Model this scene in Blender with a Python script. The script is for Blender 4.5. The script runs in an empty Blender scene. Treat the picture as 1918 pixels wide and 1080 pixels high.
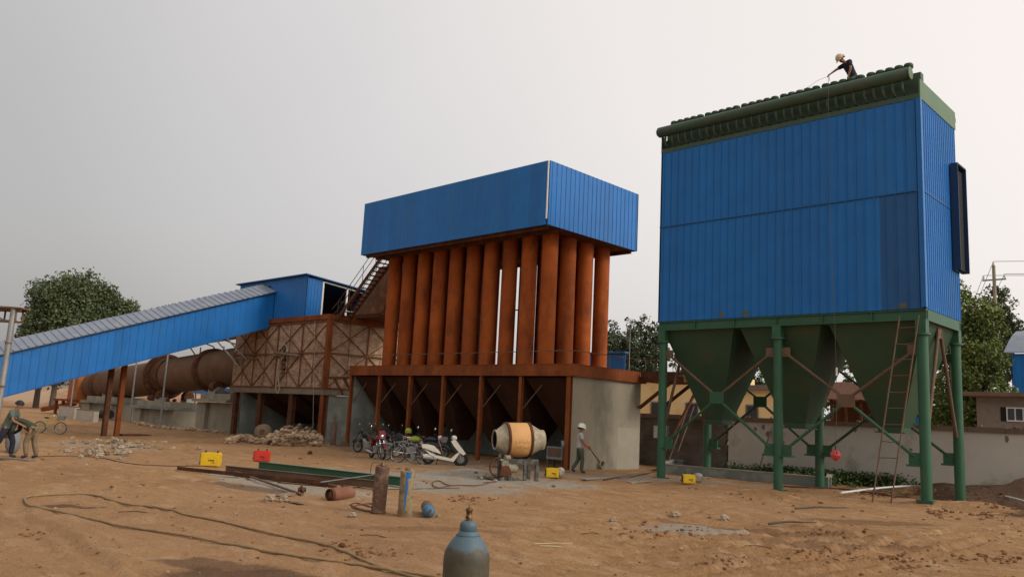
import bpy, math, random
from mathutils import Vector, Matrix, noise

# ------------------------------------------------------------------ camera, world, sun
S = bpy.context.scene
COL = S.collection
rnd = random.Random(7)
FPX, PITCH, ROLL, YAW = 1532.3, .1536, .0492, .7707
EYE = Vector((0, 0, 2.0))
_F = Vector((-math.sin(YAW) * math.cos(PITCH), math.cos(YAW) * math.cos(PITCH), math.sin(PITCH)))
_R0 = Vector((math.cos(YAW), math.sin(YAW), 0)); _U0 = _R0.cross(_F)
_R = _R0 * math.cos(ROLL) + _U0 * math.sin(ROLL); _U = _U0 * math.cos(ROLL) - _R0 * math.sin(ROLL)
cam_d = bpy.data.cameras.new("camera"); cam = bpy.data.objects.new("camera", cam_d); COL.objects.link(cam)
cam.matrix_world = Matrix(((_R.x, _U.x, -_F.x, EYE.x), (_R.y, _U.y, -_F.y, EYE.y), (_R.z, _U.z, -_F.z, EYE.z), (0, 0, 0, 1)))
cam_d.sensor_width = 36; cam_d.lens = FPX / 1918 * 36; cam_d.clip_start = .1; cam_d.clip_end = 9000
S.camera = cam
S.view_settings.view_transform = 'Standard'; S.view_settings.look = 'None'
S.view_settings.exposure = 0; S.view_settings.gamma = 1

SUN = Vector((.86, .30, .62)).normalized()
sun_d = bpy.data.lights.new("sun", 'SUN'); sun_d.energy = 1.15; sun_d.angle = math.radians(14); sun_d.color = (1, .93, .82)
sun = bpy.data.objects.new("sun", sun_d); COL.objects.link(sun)
sun.rotation_euler = SUN.to_track_quat('Z', 'Y').to_euler()

W = bpy.data.worlds.new("World"); S.world = W; W.use_nodes = True
nt = W.node_tree; nt.nodes.clear()
def wn(t, **k):
    n = nt.nodes.new(t)
    for a, b in k.items(): setattr(n, a, b)
    return n
out = wn('ShaderNodeOutputWorld'); add = wn('ShaderNodeAddShader')
b1 = wn('ShaderNodeBackground'); b2 = wn('ShaderNodeBackground')
sky = wn('ShaderNodeTexSky', sky_type='NISHITA', sun_disc=False)
sky.sun_elevation = math.asin(SUN.z); sky.sun_rotation = math.atan2(SUN.x, SUN.y)
sky.dust_density = 6; sky.air_density = 1.2
hsv = wn('ShaderNodeHueSaturation'); hsv.inputs['Saturation'].default_value = .25
nt.links.new(sky.outputs[0], hsv.inputs['Color']); nt.links.new(hsv.outputs[0], b1.inputs[0])
b1.inputs[1].default_value = .05
# overcast cloud deck: brighter towards the veiled sun, greyer away from it and low down
tc = wn('ShaderNodeTexCoord')
dot = wn('ShaderNodeVectorMath', operation='DOT_PRODUCT'); dot.inputs[1].default_value = (.78, .60, .18)
nt.links.new(tc.outputs['Generated'], dot.inputs[0])
sep = wn('ShaderNodeSeparateXYZ'); nt.links.new(tc.outputs['Generated'], sep.inputs[0])
nz = wn('ShaderNodeTexNoise'); nz.inputs['Scale'].default_value = 1.6; nz.inputs['Detail'].default_value = 3
nt.links.new(tc.outputs['Generated'], nz.inputs['Vector'])
m0 = wn('ShaderNodeMath', operation='MULTIPLY_ADD'); m0.inputs[1].default_value = .26; m0.inputs[2].default_value = -.13
nt.links.new(nz.outputs['Fac'], m0.inputs[0])
m1 = wn('ShaderNodeMath', operation='ADD'); nt.links.new(dot.outputs['Value'], m1.inputs[0]); nt.links.new(m0.outputs[0], m1.inputs[1])
m2 = wn('ShaderNodeMath', operation='MULTIPLY_ADD'); m2.inputs[1].default_value = .55
nt.links.new(sep.outputs['Z'], m2.inputs[0]); nt.links.new(m1.outputs[0], m2.inputs[2])
ramp = wn('ShaderNodeValToRGB'); nt.links.new(m2.outputs[0], ramp.inputs[0])
mp = wn('ShaderNodeMapRange'); mp.inputs['From Min'].default_value = -1; mp.inputs['From Max'].default_value = 1.2
nt.links.new(m2.outputs[0], mp.inputs['Value']); nt.links.new(mp.outputs[0], ramp.inputs[0])
cr = ramp.color_ramp
cr.elements[0].position = 0; cr.elements[0].color = (.24, .235, .24, 1)
cr.elements[1].position = 1; cr.elements[1].color = (.90, .84, .78, 1)
for p, c in ((.13, (.28, .27, .265)), (.26, (.37, .355, .345)), (.36, (.50, .48, .472)), (.46, (.635, .605, .595)), (.60, (.80, .75, .72)), (.76, (.87, .80, .755))):
    e = cr.elements.new(p); e.color = (*c, 1)
zf = wn('ShaderNodeMapRange'); zf.inputs['From Min'].default_value = .5; zf.inputs['From Max'].default_value = .95; zf.inputs['To Min'].default_value = 1; zf.inputs['To Max'].default_value = .75
nt.links.new(sep.outputs['Z'], zf.inputs['Value'])
vm = wn('ShaderNodeVectorMath', operation='SCALE'); nt.links.new(ramp.outputs[0], vm.inputs[0]); nt.links.new(zf.outputs[0], vm.inputs['Scale'])
nt.links.new(vm.outputs[0], b2.inputs[0]); b2.inputs[1].default_value = .92
nt.links.new(b1.outputs[0], add.inputs[0]); nt.links.new(b2.outputs[0], add.inputs[1]); nt.links.new(add.outputs[0], out.inputs[0])

# ------------------------------------------------------------------ helpers
def ray(px, py): return _F + _R * ((px - 959) / FPX) - _U * ((py - 540) / FPX)
def at(px, py, x=None, y=None, z=None, d=None):
    r = ray(px, py)
    t = d if d is not None else (x - EYE.x) / r.x if x is not None else (y - EYE.y) / r.y if y is not None else (z - EYE.z) / r.z
    return EYE + r * t

BUMPS = []; RUTS = []
for a_, b_, w_, d_ in (((1080, 1012), (1600, 984), .16, .07), ((1120, 1034), (1660, 1002), .16, .07), ((960, 1056), (1800, 1022), .13, .05), ((1250, 1078), (1900, 984), .15, .07), ((1480, 1078), (1917, 1006), .15, .07),
                       ((0, 925), (560, 893), .18, .04), ((120, 905), (700, 990), .16, .035), ((200, 1075), (20, 960), .16, .05), ((940, 1000), (1400, 950), .15, .05), ((640, 1000), (1080, 1070), .14, .04), ((1000, 960), (1500, 930), .18, .05)):
    p_, q_ = at(*a_, z=0), at(*b_, z=0); v_ = q_ - p_; RUTS.append((p_.x, p_.y, v_.x / v_.length, v_.y / v_.length, v_.length, w_, d_))
def gz(x, y):
    d = math.hypot(x, y)
    k = min(1, max(0, (d - 1) / 4)) * (1 if d < 90 else max(0, 1 - (d - 90) / 60))
    h = .05 * noise.noise(Vector((x * .45, y * .45, 3))) + .022 * noise.noise(Vector((x * 1.7, y * 1.7, 9)))
    if 3 < d < 40 and -30 < x < 6:
        w = noise.noise(Vector((x * .22 + 7, y * .22, 1))) + .15
        if w > 0: h += w * (.09 * noise.noise(Vector((x * 2.6, y * 2.6, 5))) + .05 * noise.noise(Vector((x * 5.5, y * 5.5, 2))))
        for (ax, ay, ux, uy, L, wd, dp) in RUTS:
            s = (x - ax) * ux + (y - ay) * uy
            if -.5 < s < L + .5:
                q = abs((x - ax) * -uy + (y - ay) * ux + .18 * math.sin(s * .55) + .05 * math.sin(s * 2.3))
                if q < wd * 3: h += min(1, (s + .5) * .8, (L + .5 - s) * .8) * dp * (.85 * math.exp(-((q - wd * 1.35) / (wd * .5)) ** 2) - math.exp(-(q / (wd * .75)) ** 2))
    h *= k
    for (bx, by, rx, ry, a) in BUMPS:
        q = ((x - bx) / rx) ** 2 + ((y - by) / ry) ** 2
        if q < 9: h += a * math.exp(-q)
    return h
def G(px, py):
    p = at(px, py, z=0)
    for _ in range(3): p = at(px, py, z=gz(p.x, p.y))
    return p

class MB:
    def __init__(s): s.v = []; s.f = []; s.sm = []
    def face(s, pts, smooth=False):
        n = len(s.v); s.v += [tuple(p) for p in pts]; s.f.append(tuple(range(n, n + len(pts)))); s.sm.append(smooth); return s
    def hexa(s, b, t):          # four bottom points, four top points (ccw seen from above)
        n = len(s.v); s.v += [tuple(p) for p in b] + [tuple(p) for p in t]
        for q in ((3, 2, 1, 0), (4, 5, 6, 7), (0, 1, 5, 4), (1, 2, 6, 5), (2, 3, 7, 6), (3, 0, 4, 7)):
            s.f.append(tuple(n + i for i in q)); s.sm.append(False)
        return s
    def box(s, x0, x1, y0, y1, z0, z1):
        x0, x1 = sorted((x0, x1)); y0, y1 = sorted((y0, y1)); z0, z1 = sorted((z0, z1))
        q = [(x0, y0), (x1, y0), (x1, y1), (x0, y1)]
        return s.hexa([(*p, z0) for p in q], [(*p, z1) for p in q])
    def bar(s, p, q, w, h=None, up=(0, 0, 1)):
        p, q = Vector(p), Vector(q); h = h or w; d = (q - p).normalized(); u = Vector(up)
        if abs(d.dot(u)) > .98: u = Vector((1, 0, 0))
        a = d.cross(u).normalized() * (w / 2); b = a.cross(d).normalized() * (h / 2)
        return s.hexa([p - a - b, p + a - b, q + a - b, q - a - b], [p - a + b, p + a + b, q + a + b, q - a + b])
    def rings(s, rings, closed_u=True, cap0=True, cap1=True, smooth=True):
        n0 = len(s.v); n = len(rings[0])
        for r in rings: s.v += [tuple(p) for p in r]
        for i in range(len(rings) - 1):
            for j in range(n if closed_u else n - 1):
                k = (j + 1) % n
                s.f.append((n0 + i * n + j, n0 + i * n + k, n0 + (i + 1) * n + k, n0 + (i + 1) * n + j)); s.sm.append(smooth)
        if cap0: s.face(list(reversed(rings[0])))
        if cap1: s.face(rings[-1])
        return s
    def lathe(s, prof, o, axis=(0, 0, 1), n=20, cap0=True, cap1=True):   # prof: (radius, distance along axis)
        o = Vector(o); d = Vector(axis).normalized(); u = Vector((0, 0, 1)) if abs(d.z) < .9 else Vector((1, 0, 0))
        a = d.cross(u).normalized(); b = d.cross(a)
        rs = [[o + d * t + (a * math.cos(2 * math.pi * j / n) + b * math.sin(2 * math.pi * j / n)) * r for j in range(n)] for r, t in prof]
        return s.rings(rs, cap0=cap0, cap1=cap1)
    def cyl(s, p, q, r, r2=None, n=14, caps=True):
        p, q = Vector(p), Vector(q)
        return s.lathe([(r, 0), (r if r2 is None else r2, (q - p).length)], p, q - p, n, caps, caps)
    def tube(s, path, r, n=7, closed=False):
        P = [Vector(p) for p in path]; rs = []; m = len(P); pa = None
        for i in range(m):
            d = (P[(i + 1) % m if closed else min(i + 1, m - 1)] - P[(i - 1) % m if closed else max(i - 1, 0)])
            if d.length < 1e-9: d = Vector((1, 0, 0))
            d.normalize()
            if pa is None:
                u = Vector((0, 0, 1)) if abs(d.z) < .9 else Vector((1, 0, 0)); a = d.cross(u).normalized()
            else:
                a = pa - d * pa.dot(d); a.normalize()
            pa = a; b = d.cross(a); rr = r[i] if isinstance(r, (list, tuple)) else r
            rs.append([P[i] + (a * math.cos(2 * math.pi * j / n) + b * math.sin(2 * math.pi * j / n)) * rr for j in range(n)])
        if closed: rs.append(rs[0]); return s.rings(rs, cap0=False, cap1=False)
        return s.rings(rs)
    def torus(s, c, axis, R, r, n=24, m=8):
        d = Vector(axis).normalized(); u = Vector((0, 0, 1)) if abs(d.z) < .9 else Vector((1, 0, 0)); a = d.cross(u).normalized(); b = d.cross(a); c = Vector(c)
        return s.tube([c + (a * math.cos(2 * math.pi * i / n) + b * math.sin(2 * math.pi * i / n)) * R for i in range(n)], r, m, True)
    def prism(s, poly, y0, y1, T=None):   # polygon in xz swept along y
        T = T or (lambda x, y, z: (x, y, z)); n = len(poly)
        A = [T(x, y0, z) for x, z in poly]; B = [T(x, y1, z) for x, z in poly]
        s.face(A); s.face(list(reversed(B)))
        for i in range(n): s.face([A[i], B[i], B[(i + 1) % n], A[(i + 1) % n]])
        return s
    def ball(s, c, rx, ry=None, rz=None, n=12, m=8):
        ry = ry or rx; rz = rz or rx; c = Vector(c)
        return s.rings([[c + Vector((rx * math.sin(math.pi * i / m) * math.cos(2 * math.pi * j / n), ry * math.sin(math.pi * i / m) * math.sin(2 * math.pi * j / n), rz * math.cos(math.pi * i / m))) for j in range(n)]
                        for i in [.05] + list(range(1, m)) + [m - .05]])
    def rock(s, c, r, R=rnd, flat=.7):
        c = Vector(c); k = R.random() * 50; rs = []
        for i in range(5):
            th = math.pi * (.06 + .88 * i / 4)
            row = []
            for j in range(6):
                ph = 2 * math.pi * j / 6 + i * .4; d = Vector((math.sin(th) * math.cos(ph), math.sin(th) * math.sin(ph), math.cos(th) * flat))
                row.append(c + d * r * (.75 + .6 * abs(noise.noise(d * 1.6 + Vector((k, k, k))))))
            rs.append(row)
        return s.rings(rs, smooth=False)
    def panel(s, o, u, v, nrm, pitch=.3, rib=.05, dep=.03, th=.06, skew=0):   # ribbed sheet: o corner, u width, v height (vectors)
        o, u, v, nn = Vector(o), Vector(u), Vector(v), Vector(nrm).normalized(); L = u.length; d = u / L; k = max(1, round(L / pitch)); p = L / k
        prof = [(0, 0)]
        for i in range(k):
            c = (i + .5) * p; prof += [(c - rib * .8, 0), (c - rib * .4, dep), (c + rib * .4, dep), (c + rib * .8, 0)]
        prof.append((L, 0))
        for i in range(len(prof) - 1):
            a = o + d * prof[i][0] + nn * prof[i][1]; b = o + d * prof[i + 1][0] + nn * prof[i + 1][1]
            s.face([a, b, b + v, a + v])
        q = [o, o + u, o + u + v, o + v]; w = [x - nn * th for x in q]
        s.face(list(reversed(w)))
        for i in range(4): s.face([w[i], w[(i + 1) % 4], q[(i + 1) % 4], q[i]])
        return s
    def build(s, name, m, parent=None, world=True):
        me = bpy.data.meshes.new(name); vs = s.v
        o = bpy.data.objects.new(name, me)
        if parent is not None:
            o.parent = parent
            if world:
                r = parent
                while r.parent: r = r.parent
                ox, oy, oz = r.location; vs = [(a - ox, b - oy, c - oz) for a, b, c in vs]
        me.from_pydata(vs, [], s.f); me.polygons.foreach_set('use_smooth', s.sm)
        if m: me.materials.append(m)
        me.update(); COL.objects.link(o); return o

def props(o, label, cat, group=None, kind=None):
    o['label'] = label; o['category'] = cat
    if group: o['group'] = group
    if kind: o['kind'] = kind
    return o
def thing(name, label, cat, loc=(0, 0, 0), rz=0, group=None, kind=None):
    o = bpy.data.objects.new(name, None); COL.objects.link(o); o.location = loc; o.rotation_euler = (0, 0, rz); o.empty_display_size = .2
    return props(o, label, cat, group, kind)
KIDS = {}
def kids(o): return [c for c in bpy.data.objects if c.parent == o]
def dup(o, loc, rz=None, label=None, parent=None, sc=None):
    c = o.copy(); COL.objects.link(c)
    if parent is not None: c.parent = parent
    else:
        c.location = loc
        if rz is not None: c.rotation_euler = (0, 0, rz)
        if label: c['label'] = label
    for k in kids(o): dup(k, None, parent=c)
    return c

# ------------------------------------------------------------------ materials
def mat(name, c1, c2=None, scale=3, rough=.7, metal=0, bump=0, bscale=None, stretch=(1, 1, 1), c3=None, s3=.6, t3=(.5, .62), st3=(1, 1, 1), lo=.35, hi=.65, spec=.4, isl=0, coat=0, sheet=0, bdist=.03, objr=0):
    m = bpy.data.materials.new(name); m.use_nodes = True; n = m.node_tree.nodes; l = m.node_tree.links; b = n['Principled BSDF']
    b.inputs['Roughness'].default_value = rough; b.inputs['Metallic'].default_value = metal; b.inputs['Specular IOR Level'].default_value = spec
    b.inputs['Base Color'].default_value = (*c1, 1)
    if coat: b.inputs['Coat Weight'].default_value = coat
    if c2 is None and not bump: return m
    t = n.new('ShaderNodeTexCoord')
    def nois(sc, st, det=5):
        mpn = n.new('ShaderNodeMapping'); mpn.inputs['Scale'].default_value = st; l.new(t.outputs['Object'], mpn.inputs[0])
        x = n.new('ShaderNodeTexNoise'); x.inputs['Scale'].default_value = sc; x.inputs['Detail'].default_value = det; x.inputs['Roughness'].default_value = .62
        l.new(mpn.outputs[0], x.inputs['Vector']); return x.outputs['Fac']
    def mixc(fac, a, bb):
        x = n.new('ShaderNodeMix'); x.data_type = 'RGBA'
        if fac is not None: l.new(fac, x.inputs[0])
        for i, c in ((6, a), (7, bb)):
            if isinstance(c, tuple): x.inputs[i].default_value = (*c, 1)
            else: l.new(c, x.inputs[i])
        return x.outputs[2]
    def rng(f, a, bb):
        x = n.new('ShaderNodeMapRange'); x.inputs['From Min'].default_value = a; x.inputs['From Max'].default_value = bb; l.new(f, x.inputs['Value']); return x.outputs[0]
    col = c1
    if c2 is not None:
        col = mixc(rng(nois(scale, stretch), lo, hi), c1, c2)
        if c3 is not None: col = mixc(rng(nois(s3, st3, 6), *t3), col, c3)
        if sheet:   # every sheet of a clad wall has weathered a little differently
            sp = n.new('ShaderNodeSeparateXYZ'); l.new(t.outputs['Object'], sp.inputs[0]); ad = n.new('ShaderNodeMath'); l.new(sp.outputs['X'], ad.inputs[0]); l.new(sp.outputs['Y'], ad.inputs[1])
            dv = n.new('ShaderNodeMath'); dv.operation = 'DIVIDE'; dv.inputs[1].default_value = sheet; l.new(ad.outputs[0], dv.inputs[0]); fl = n.new('ShaderNodeMath'); fl.operation = 'FLOOR'; l.new(dv.outputs[0], fl.inputs[0])
            wh = n.new('ShaderNodeTexWhiteNoise'); wh.noise_dimensions = '1D'; l.new(fl.outputs[0], wh.inputs['W'])
            mr = n.new('ShaderNodeMapRange'); mr.inputs['To Min'].default_value = .93; mr.inputs['To Max'].default_value = 1.07; l.new(wh.outputs['Value'], mr.inputs['Value'])
            hs = n.new('ShaderNodeHueSaturation'); l.new(mr.outputs[0], hs.inputs['Value']); l.new(col, hs.inputs['Color']); col = hs.outputs[0]
            col = mixc(rng(nois(1.1, (5, 5, .35), 4), .62, .95), col, (.04, .16, .36))
            col = mixc(rng(nois(7, (1, 1, 1), 4), .74, .78), col, (.12, .07, .04))
        if objr:
            oi = n.new('ShaderNodeObjectInfo'); mr = n.new('ShaderNodeMapRange'); mr.inputs['To Min'].default_value = 1 - objr; mr.inputs['To Max'].default_value = 1 + objr
            l.new(oi.outputs['Random'], mr.inputs['Value']); hs = n.new('ShaderNodeHueSaturation'); l.new(mr.outputs[0], hs.inputs['Value']); l.new(col, hs.inputs['Color']); col = hs.outputs[0]
        if isl:
            g = n.new('ShaderNodeNewGeometry'); hs = n.new('ShaderNodeHueSaturation'); l.new(rng(g.outputs['Random Per Island'], 0, 1), hs.inputs['Value'])
            mr = n.new('ShaderNodeMapRange'); mr.inputs['To Min'].default_value = 1 - isl; mr.inputs['To Max'].default_value = 1 + isl
            l.new(g.outputs['Random Per Island'], mr.inputs['Value']); l.new(mr.outputs[0], hs.inputs['Value']); l.new(col, hs.inputs['Color']); col = hs.outputs[0]
        l.new(col, b.inputs['Base Color'])
    if bump:
        bn = n.new('ShaderNodeBump'); bn.inputs['Strength'].default_value = bump; bn.inputs['Distance'].default_value = bdist
        l.new(nois(bscale or scale * 3, (1, 1, 1), 6), bn.inputs['Height']); l.new(bn.outputs[0], b.inputs['Normal'])
    return m

BLUE = mat('blue_sheet', (.007, .148, .46), (.006, .130, .40), 1.3, .40, c3=(.015, .14, .38), s3=.5, t3=(.56, .72), st3=(1, 1, .25), bump=.25, bscale=1.6, sheet=.6, bdist=.05)
BLUE_DK = mat('blue_sheet_dark', (.013, .10, .29), (.012, .085, .24), 1.5, .5, bump=.05, bscale=3)
BLUE_LT = mat('roof_sheet', (.215, .245, .30), (.18, .205, .26), .8, .5, c3=(.24, .26, .29), s3=1.2)
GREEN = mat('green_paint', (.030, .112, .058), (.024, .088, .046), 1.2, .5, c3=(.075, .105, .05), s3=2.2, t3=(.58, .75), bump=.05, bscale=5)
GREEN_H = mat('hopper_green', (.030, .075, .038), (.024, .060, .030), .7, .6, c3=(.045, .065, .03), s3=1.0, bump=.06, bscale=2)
HEADER = mat('header_green', (.045, .088, .055), (.036, .07, .045), 1.4, .5, c3=(.06, .08, .05), s3=2.5, bump=.05, bscale=5)
GREEN_LT = mat('green_band', (.10, .19, .10), (.08, .16, .09), 1, .55, c3=(.14, .17, .10), s3=2)
RUST = mat('rust', (.26, .075, .020), (.155, .042, .013), 1.1, .85, c3=(.10, .035, .015), s3=1.9, t3=(.52, .75), bump=.15, bscale=16, stretch=(1, 1, .5), spec=.2)
RUST_T = mat('rust_tube', (.40, .098, .017), (.26, .058, .012), .7, .8, c3=(.11, .030, .011), s3=1.5, t3=(.50, .78), st3=(1, 1, .45), bump=.12, bscale=9, spec=.22, objr=.17)
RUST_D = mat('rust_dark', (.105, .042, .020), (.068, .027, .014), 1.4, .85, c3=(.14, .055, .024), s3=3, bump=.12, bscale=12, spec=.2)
HOP_SHADE = mat('hopper_shaded', (.062, .026, .014), (.042, .018, .010), 1.2, .9, bump=.1, bscale=10, spec=.15)  # rusty hopper steel with the shade of the bays darkened into its colour
BROWN = mat('brown_steel', (.16, .10, .065), (.11, .065, .04), 2, .7, bump=.1, bscale=20, spec=.3)
CONC = mat('concrete', (.34, .30, .225), (.27, .24, .18), .55, .9, c3=(.22, .20, .155), s3=1.1, t3=(.5, .68), st3=(1, 1, .6), bump=.25, bscale=9, spec=.2)
CONC_D = mat('concrete_grey', (.21, .235, .21), (.16, .18, .16), .6, .9, c3=(.27, .29, .25), s3=1.1, bump=.2, bscale=9, spec=.2)
PLAST = mat('wall_plaster', (.64, .59, .50), (.56, .51, .43), .5, .9, c3=(.33, .285, .22), s3=.9, t3=(.55, .75), bump=.2, bscale=7, spec=.2)
COPING = mat('coping', (.20, .14, .10), (.15, .10, .07), 2, .9, bump=.3, bscale=14, spec=.2)
CREAM = mat('cream_wall', (.90, .69, .34), (.85, .62, .29), .8, .85, c3=(.70, .48, .22), s3=1.5, t3=(.55, .8))
HUTW = mat('hut_brick', (.24, .20, .16), (.19, .155, .12), 5, .9, bump=.2, bscale=20)
GREY = mat('grey_steel', (.32, .33, .32), (.24, .24, .23), 3, .5, metal=.5, bump=.05)
WHITE = mat('white_paint', (.78, .77, .72), (.68, .66, .6), 3, .45)
PVC = mat('white_pvc', (.72, .72, .70), (.6, .6, .57), 4, .4)
BLACK = mat('black_rubber', (.018, .018, .018), (.035, .032, .03), 6, .7)
DARK = mat('dark_void', (.012, .011, .010), (.018, .016, .014), 2, .9)
CHROME = mat('chrome', (.6, .6, .6), rough=.18, metal=1)
MIRROR = mat('mirror_glass', (.9, .9, .9), rough=.05, metal=1)
GLASS = mat('window_glass', (.05, .06, .07), rough=.08, spec=.6)
BARK = mat('bark', (.13, .10, .075), (.08, .06, .045), 6, .9, bump=.4, bscale=20, stretch=(1, 1, .2))
WOOD = mat('weathered_wood', (.26, .19, .12), (.17, .12, .08), 3, .85, stretch=(1, 1, 6), bump=.1)
def leafmat(name, a, b):
    m = mat(name, a, b, .45, .65, isl=.22, spec=.2); return m
LEAF_FAR = leafmat('leaf_far', (.115, .145, .066), (.058, .078, .038))
LEAF_POP = leafmat('leaf_poplar', (.085, .11, .055), (.062, .082, .045))
LEAF_NEAR = leafmat('leaf_near', (.20, .25, .07), (.09, .13, .04))
WEED = leafmat('weed_leaf', (.075, .11, .03), (.05, .08, .025))
def brickmat(name, c1, c2, mortar, sc, bw=.24, bh=.065):
    m = bpy.data.materials.new(name); m.use_nodes = True; n = m.node_tree.nodes; l = m.node_tree.links; b = n['Principled BSDF']
    b.inputs['Roughness'].default_value = .92; b.inputs['Specular IOR Level'].default_value = .15
    t = n.new('ShaderNodeTexCoord'); s = n.new('ShaderNodeSeparateXYZ'); l.new(t.outputs['Object'], s.inputs[0])
    a = n.new('ShaderNodeMath'); l.new(s.outputs['X'], a.inputs[0]); l.new(s.outputs['Y'], a.inputs[1])
    c = n.new('ShaderNodeCombineXYZ'); l.new(a.outputs[0], c.inputs['X']); l.new(s.outputs['Z'], c.inputs['Y'])
    k = n.new('ShaderNodeTexBrick'); l.new(c.outputs[0], k.inputs['Vector']); k.inputs['Scale'].default_value = 1
    k.inputs['Brick Width'].default_value = bw; k.inputs['Row Height'].default_value = bh; k.inputs['Mortar Size'].default_value = .006
    k.inputs['Color1'].default_value = (*c1, 1); k.inputs['Color2'].default_value = (*c2, 1); k.inputs['Mortar'].default_value = (*mortar, 1)
    z = n.new('ShaderNodeTexNoise'); z.inputs['Scale'].default_value = sc; z.inputs['Detail'].default_value = 5; l.new(t.outputs['Object'], z.inputs['Vector'])
    mr = n.new('ShaderNodeMapRange'); mr.inputs['From Min'].default_value = .3; mr.inputs['From Max'].default_value = .7; mr.inputs['To Min'].default_value = .68; mr.inputs['To Max'].default_value = 1.3; l.new(z.outputs[0], mr.inputs['Value'])
    h = n.new('ShaderNodeHueSaturation'); l.new(mr.outputs[0], h.inputs['Value']); l.new(k.outputs['Color'], h.inputs['Color']); l.new(h.outputs[0], b.inputs['Base Color'])
    bp = n.new('ShaderNodeBump'); bp.inputs['Strength'].default_value = .5; bp.inputs['Distance'].default_value = .02; l.new(k.outputs['Color'], bp.inputs['Height']); l.new(bp.outputs[0], b.inputs['Normal'])
    return m
BRICK = brickmat('tan_brick', (.40, .265, .17), (.27, .165, .10), (.46, .38, .29), 2.6, .30, .10)
BRICK_G = brickmat('grey_brick', (.16, .135, .11), (.12, .10, .085), (.20, .17, .14), 1.2)

# ------------------------------------------------------------------ ground
BUMPS += [(-6.4, 32.1, 1.3, .75, .85), (-3.0, 31.9, 2.0, .8, .75), (-9.2, 32.2, 1.6, .6, .45), (-5.5, 29.6, 2.6, .9, -.75), (-3.0, 27.6, 1.6, .8, -.8), (-7.0, 27.2, 1.3, .5, .18), (-8.2, 26.0, 1.0, .55, .16), (-6.6, 26.3, 1.2, .5, .14), (-10, 30.7, 1.6, .9, -.35),
          (-13.5, 24.2, 2.2, .9, .16), (-46, 17, 6, 4, -.2), (-20.3, 19.4, 1.3, .8, .16), (-39.2, 22.8, 5, 1.1, .12), (-33, 11.5, 2.5, 1.5, .18), (-16.2, 11.2, 1.2, .5, .12), (-58, 28, 5, 5, -.15),
          (-4.4, 5.9, .5, .5, -.30), (-4.9, 6.5, .35, .7, .09), (-14.6, 12.6, 1.1, .5, .08), (-9.5, 17.5, 3, .5, .10), (-8, 15.5, 3, .4, -.08)]
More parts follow.
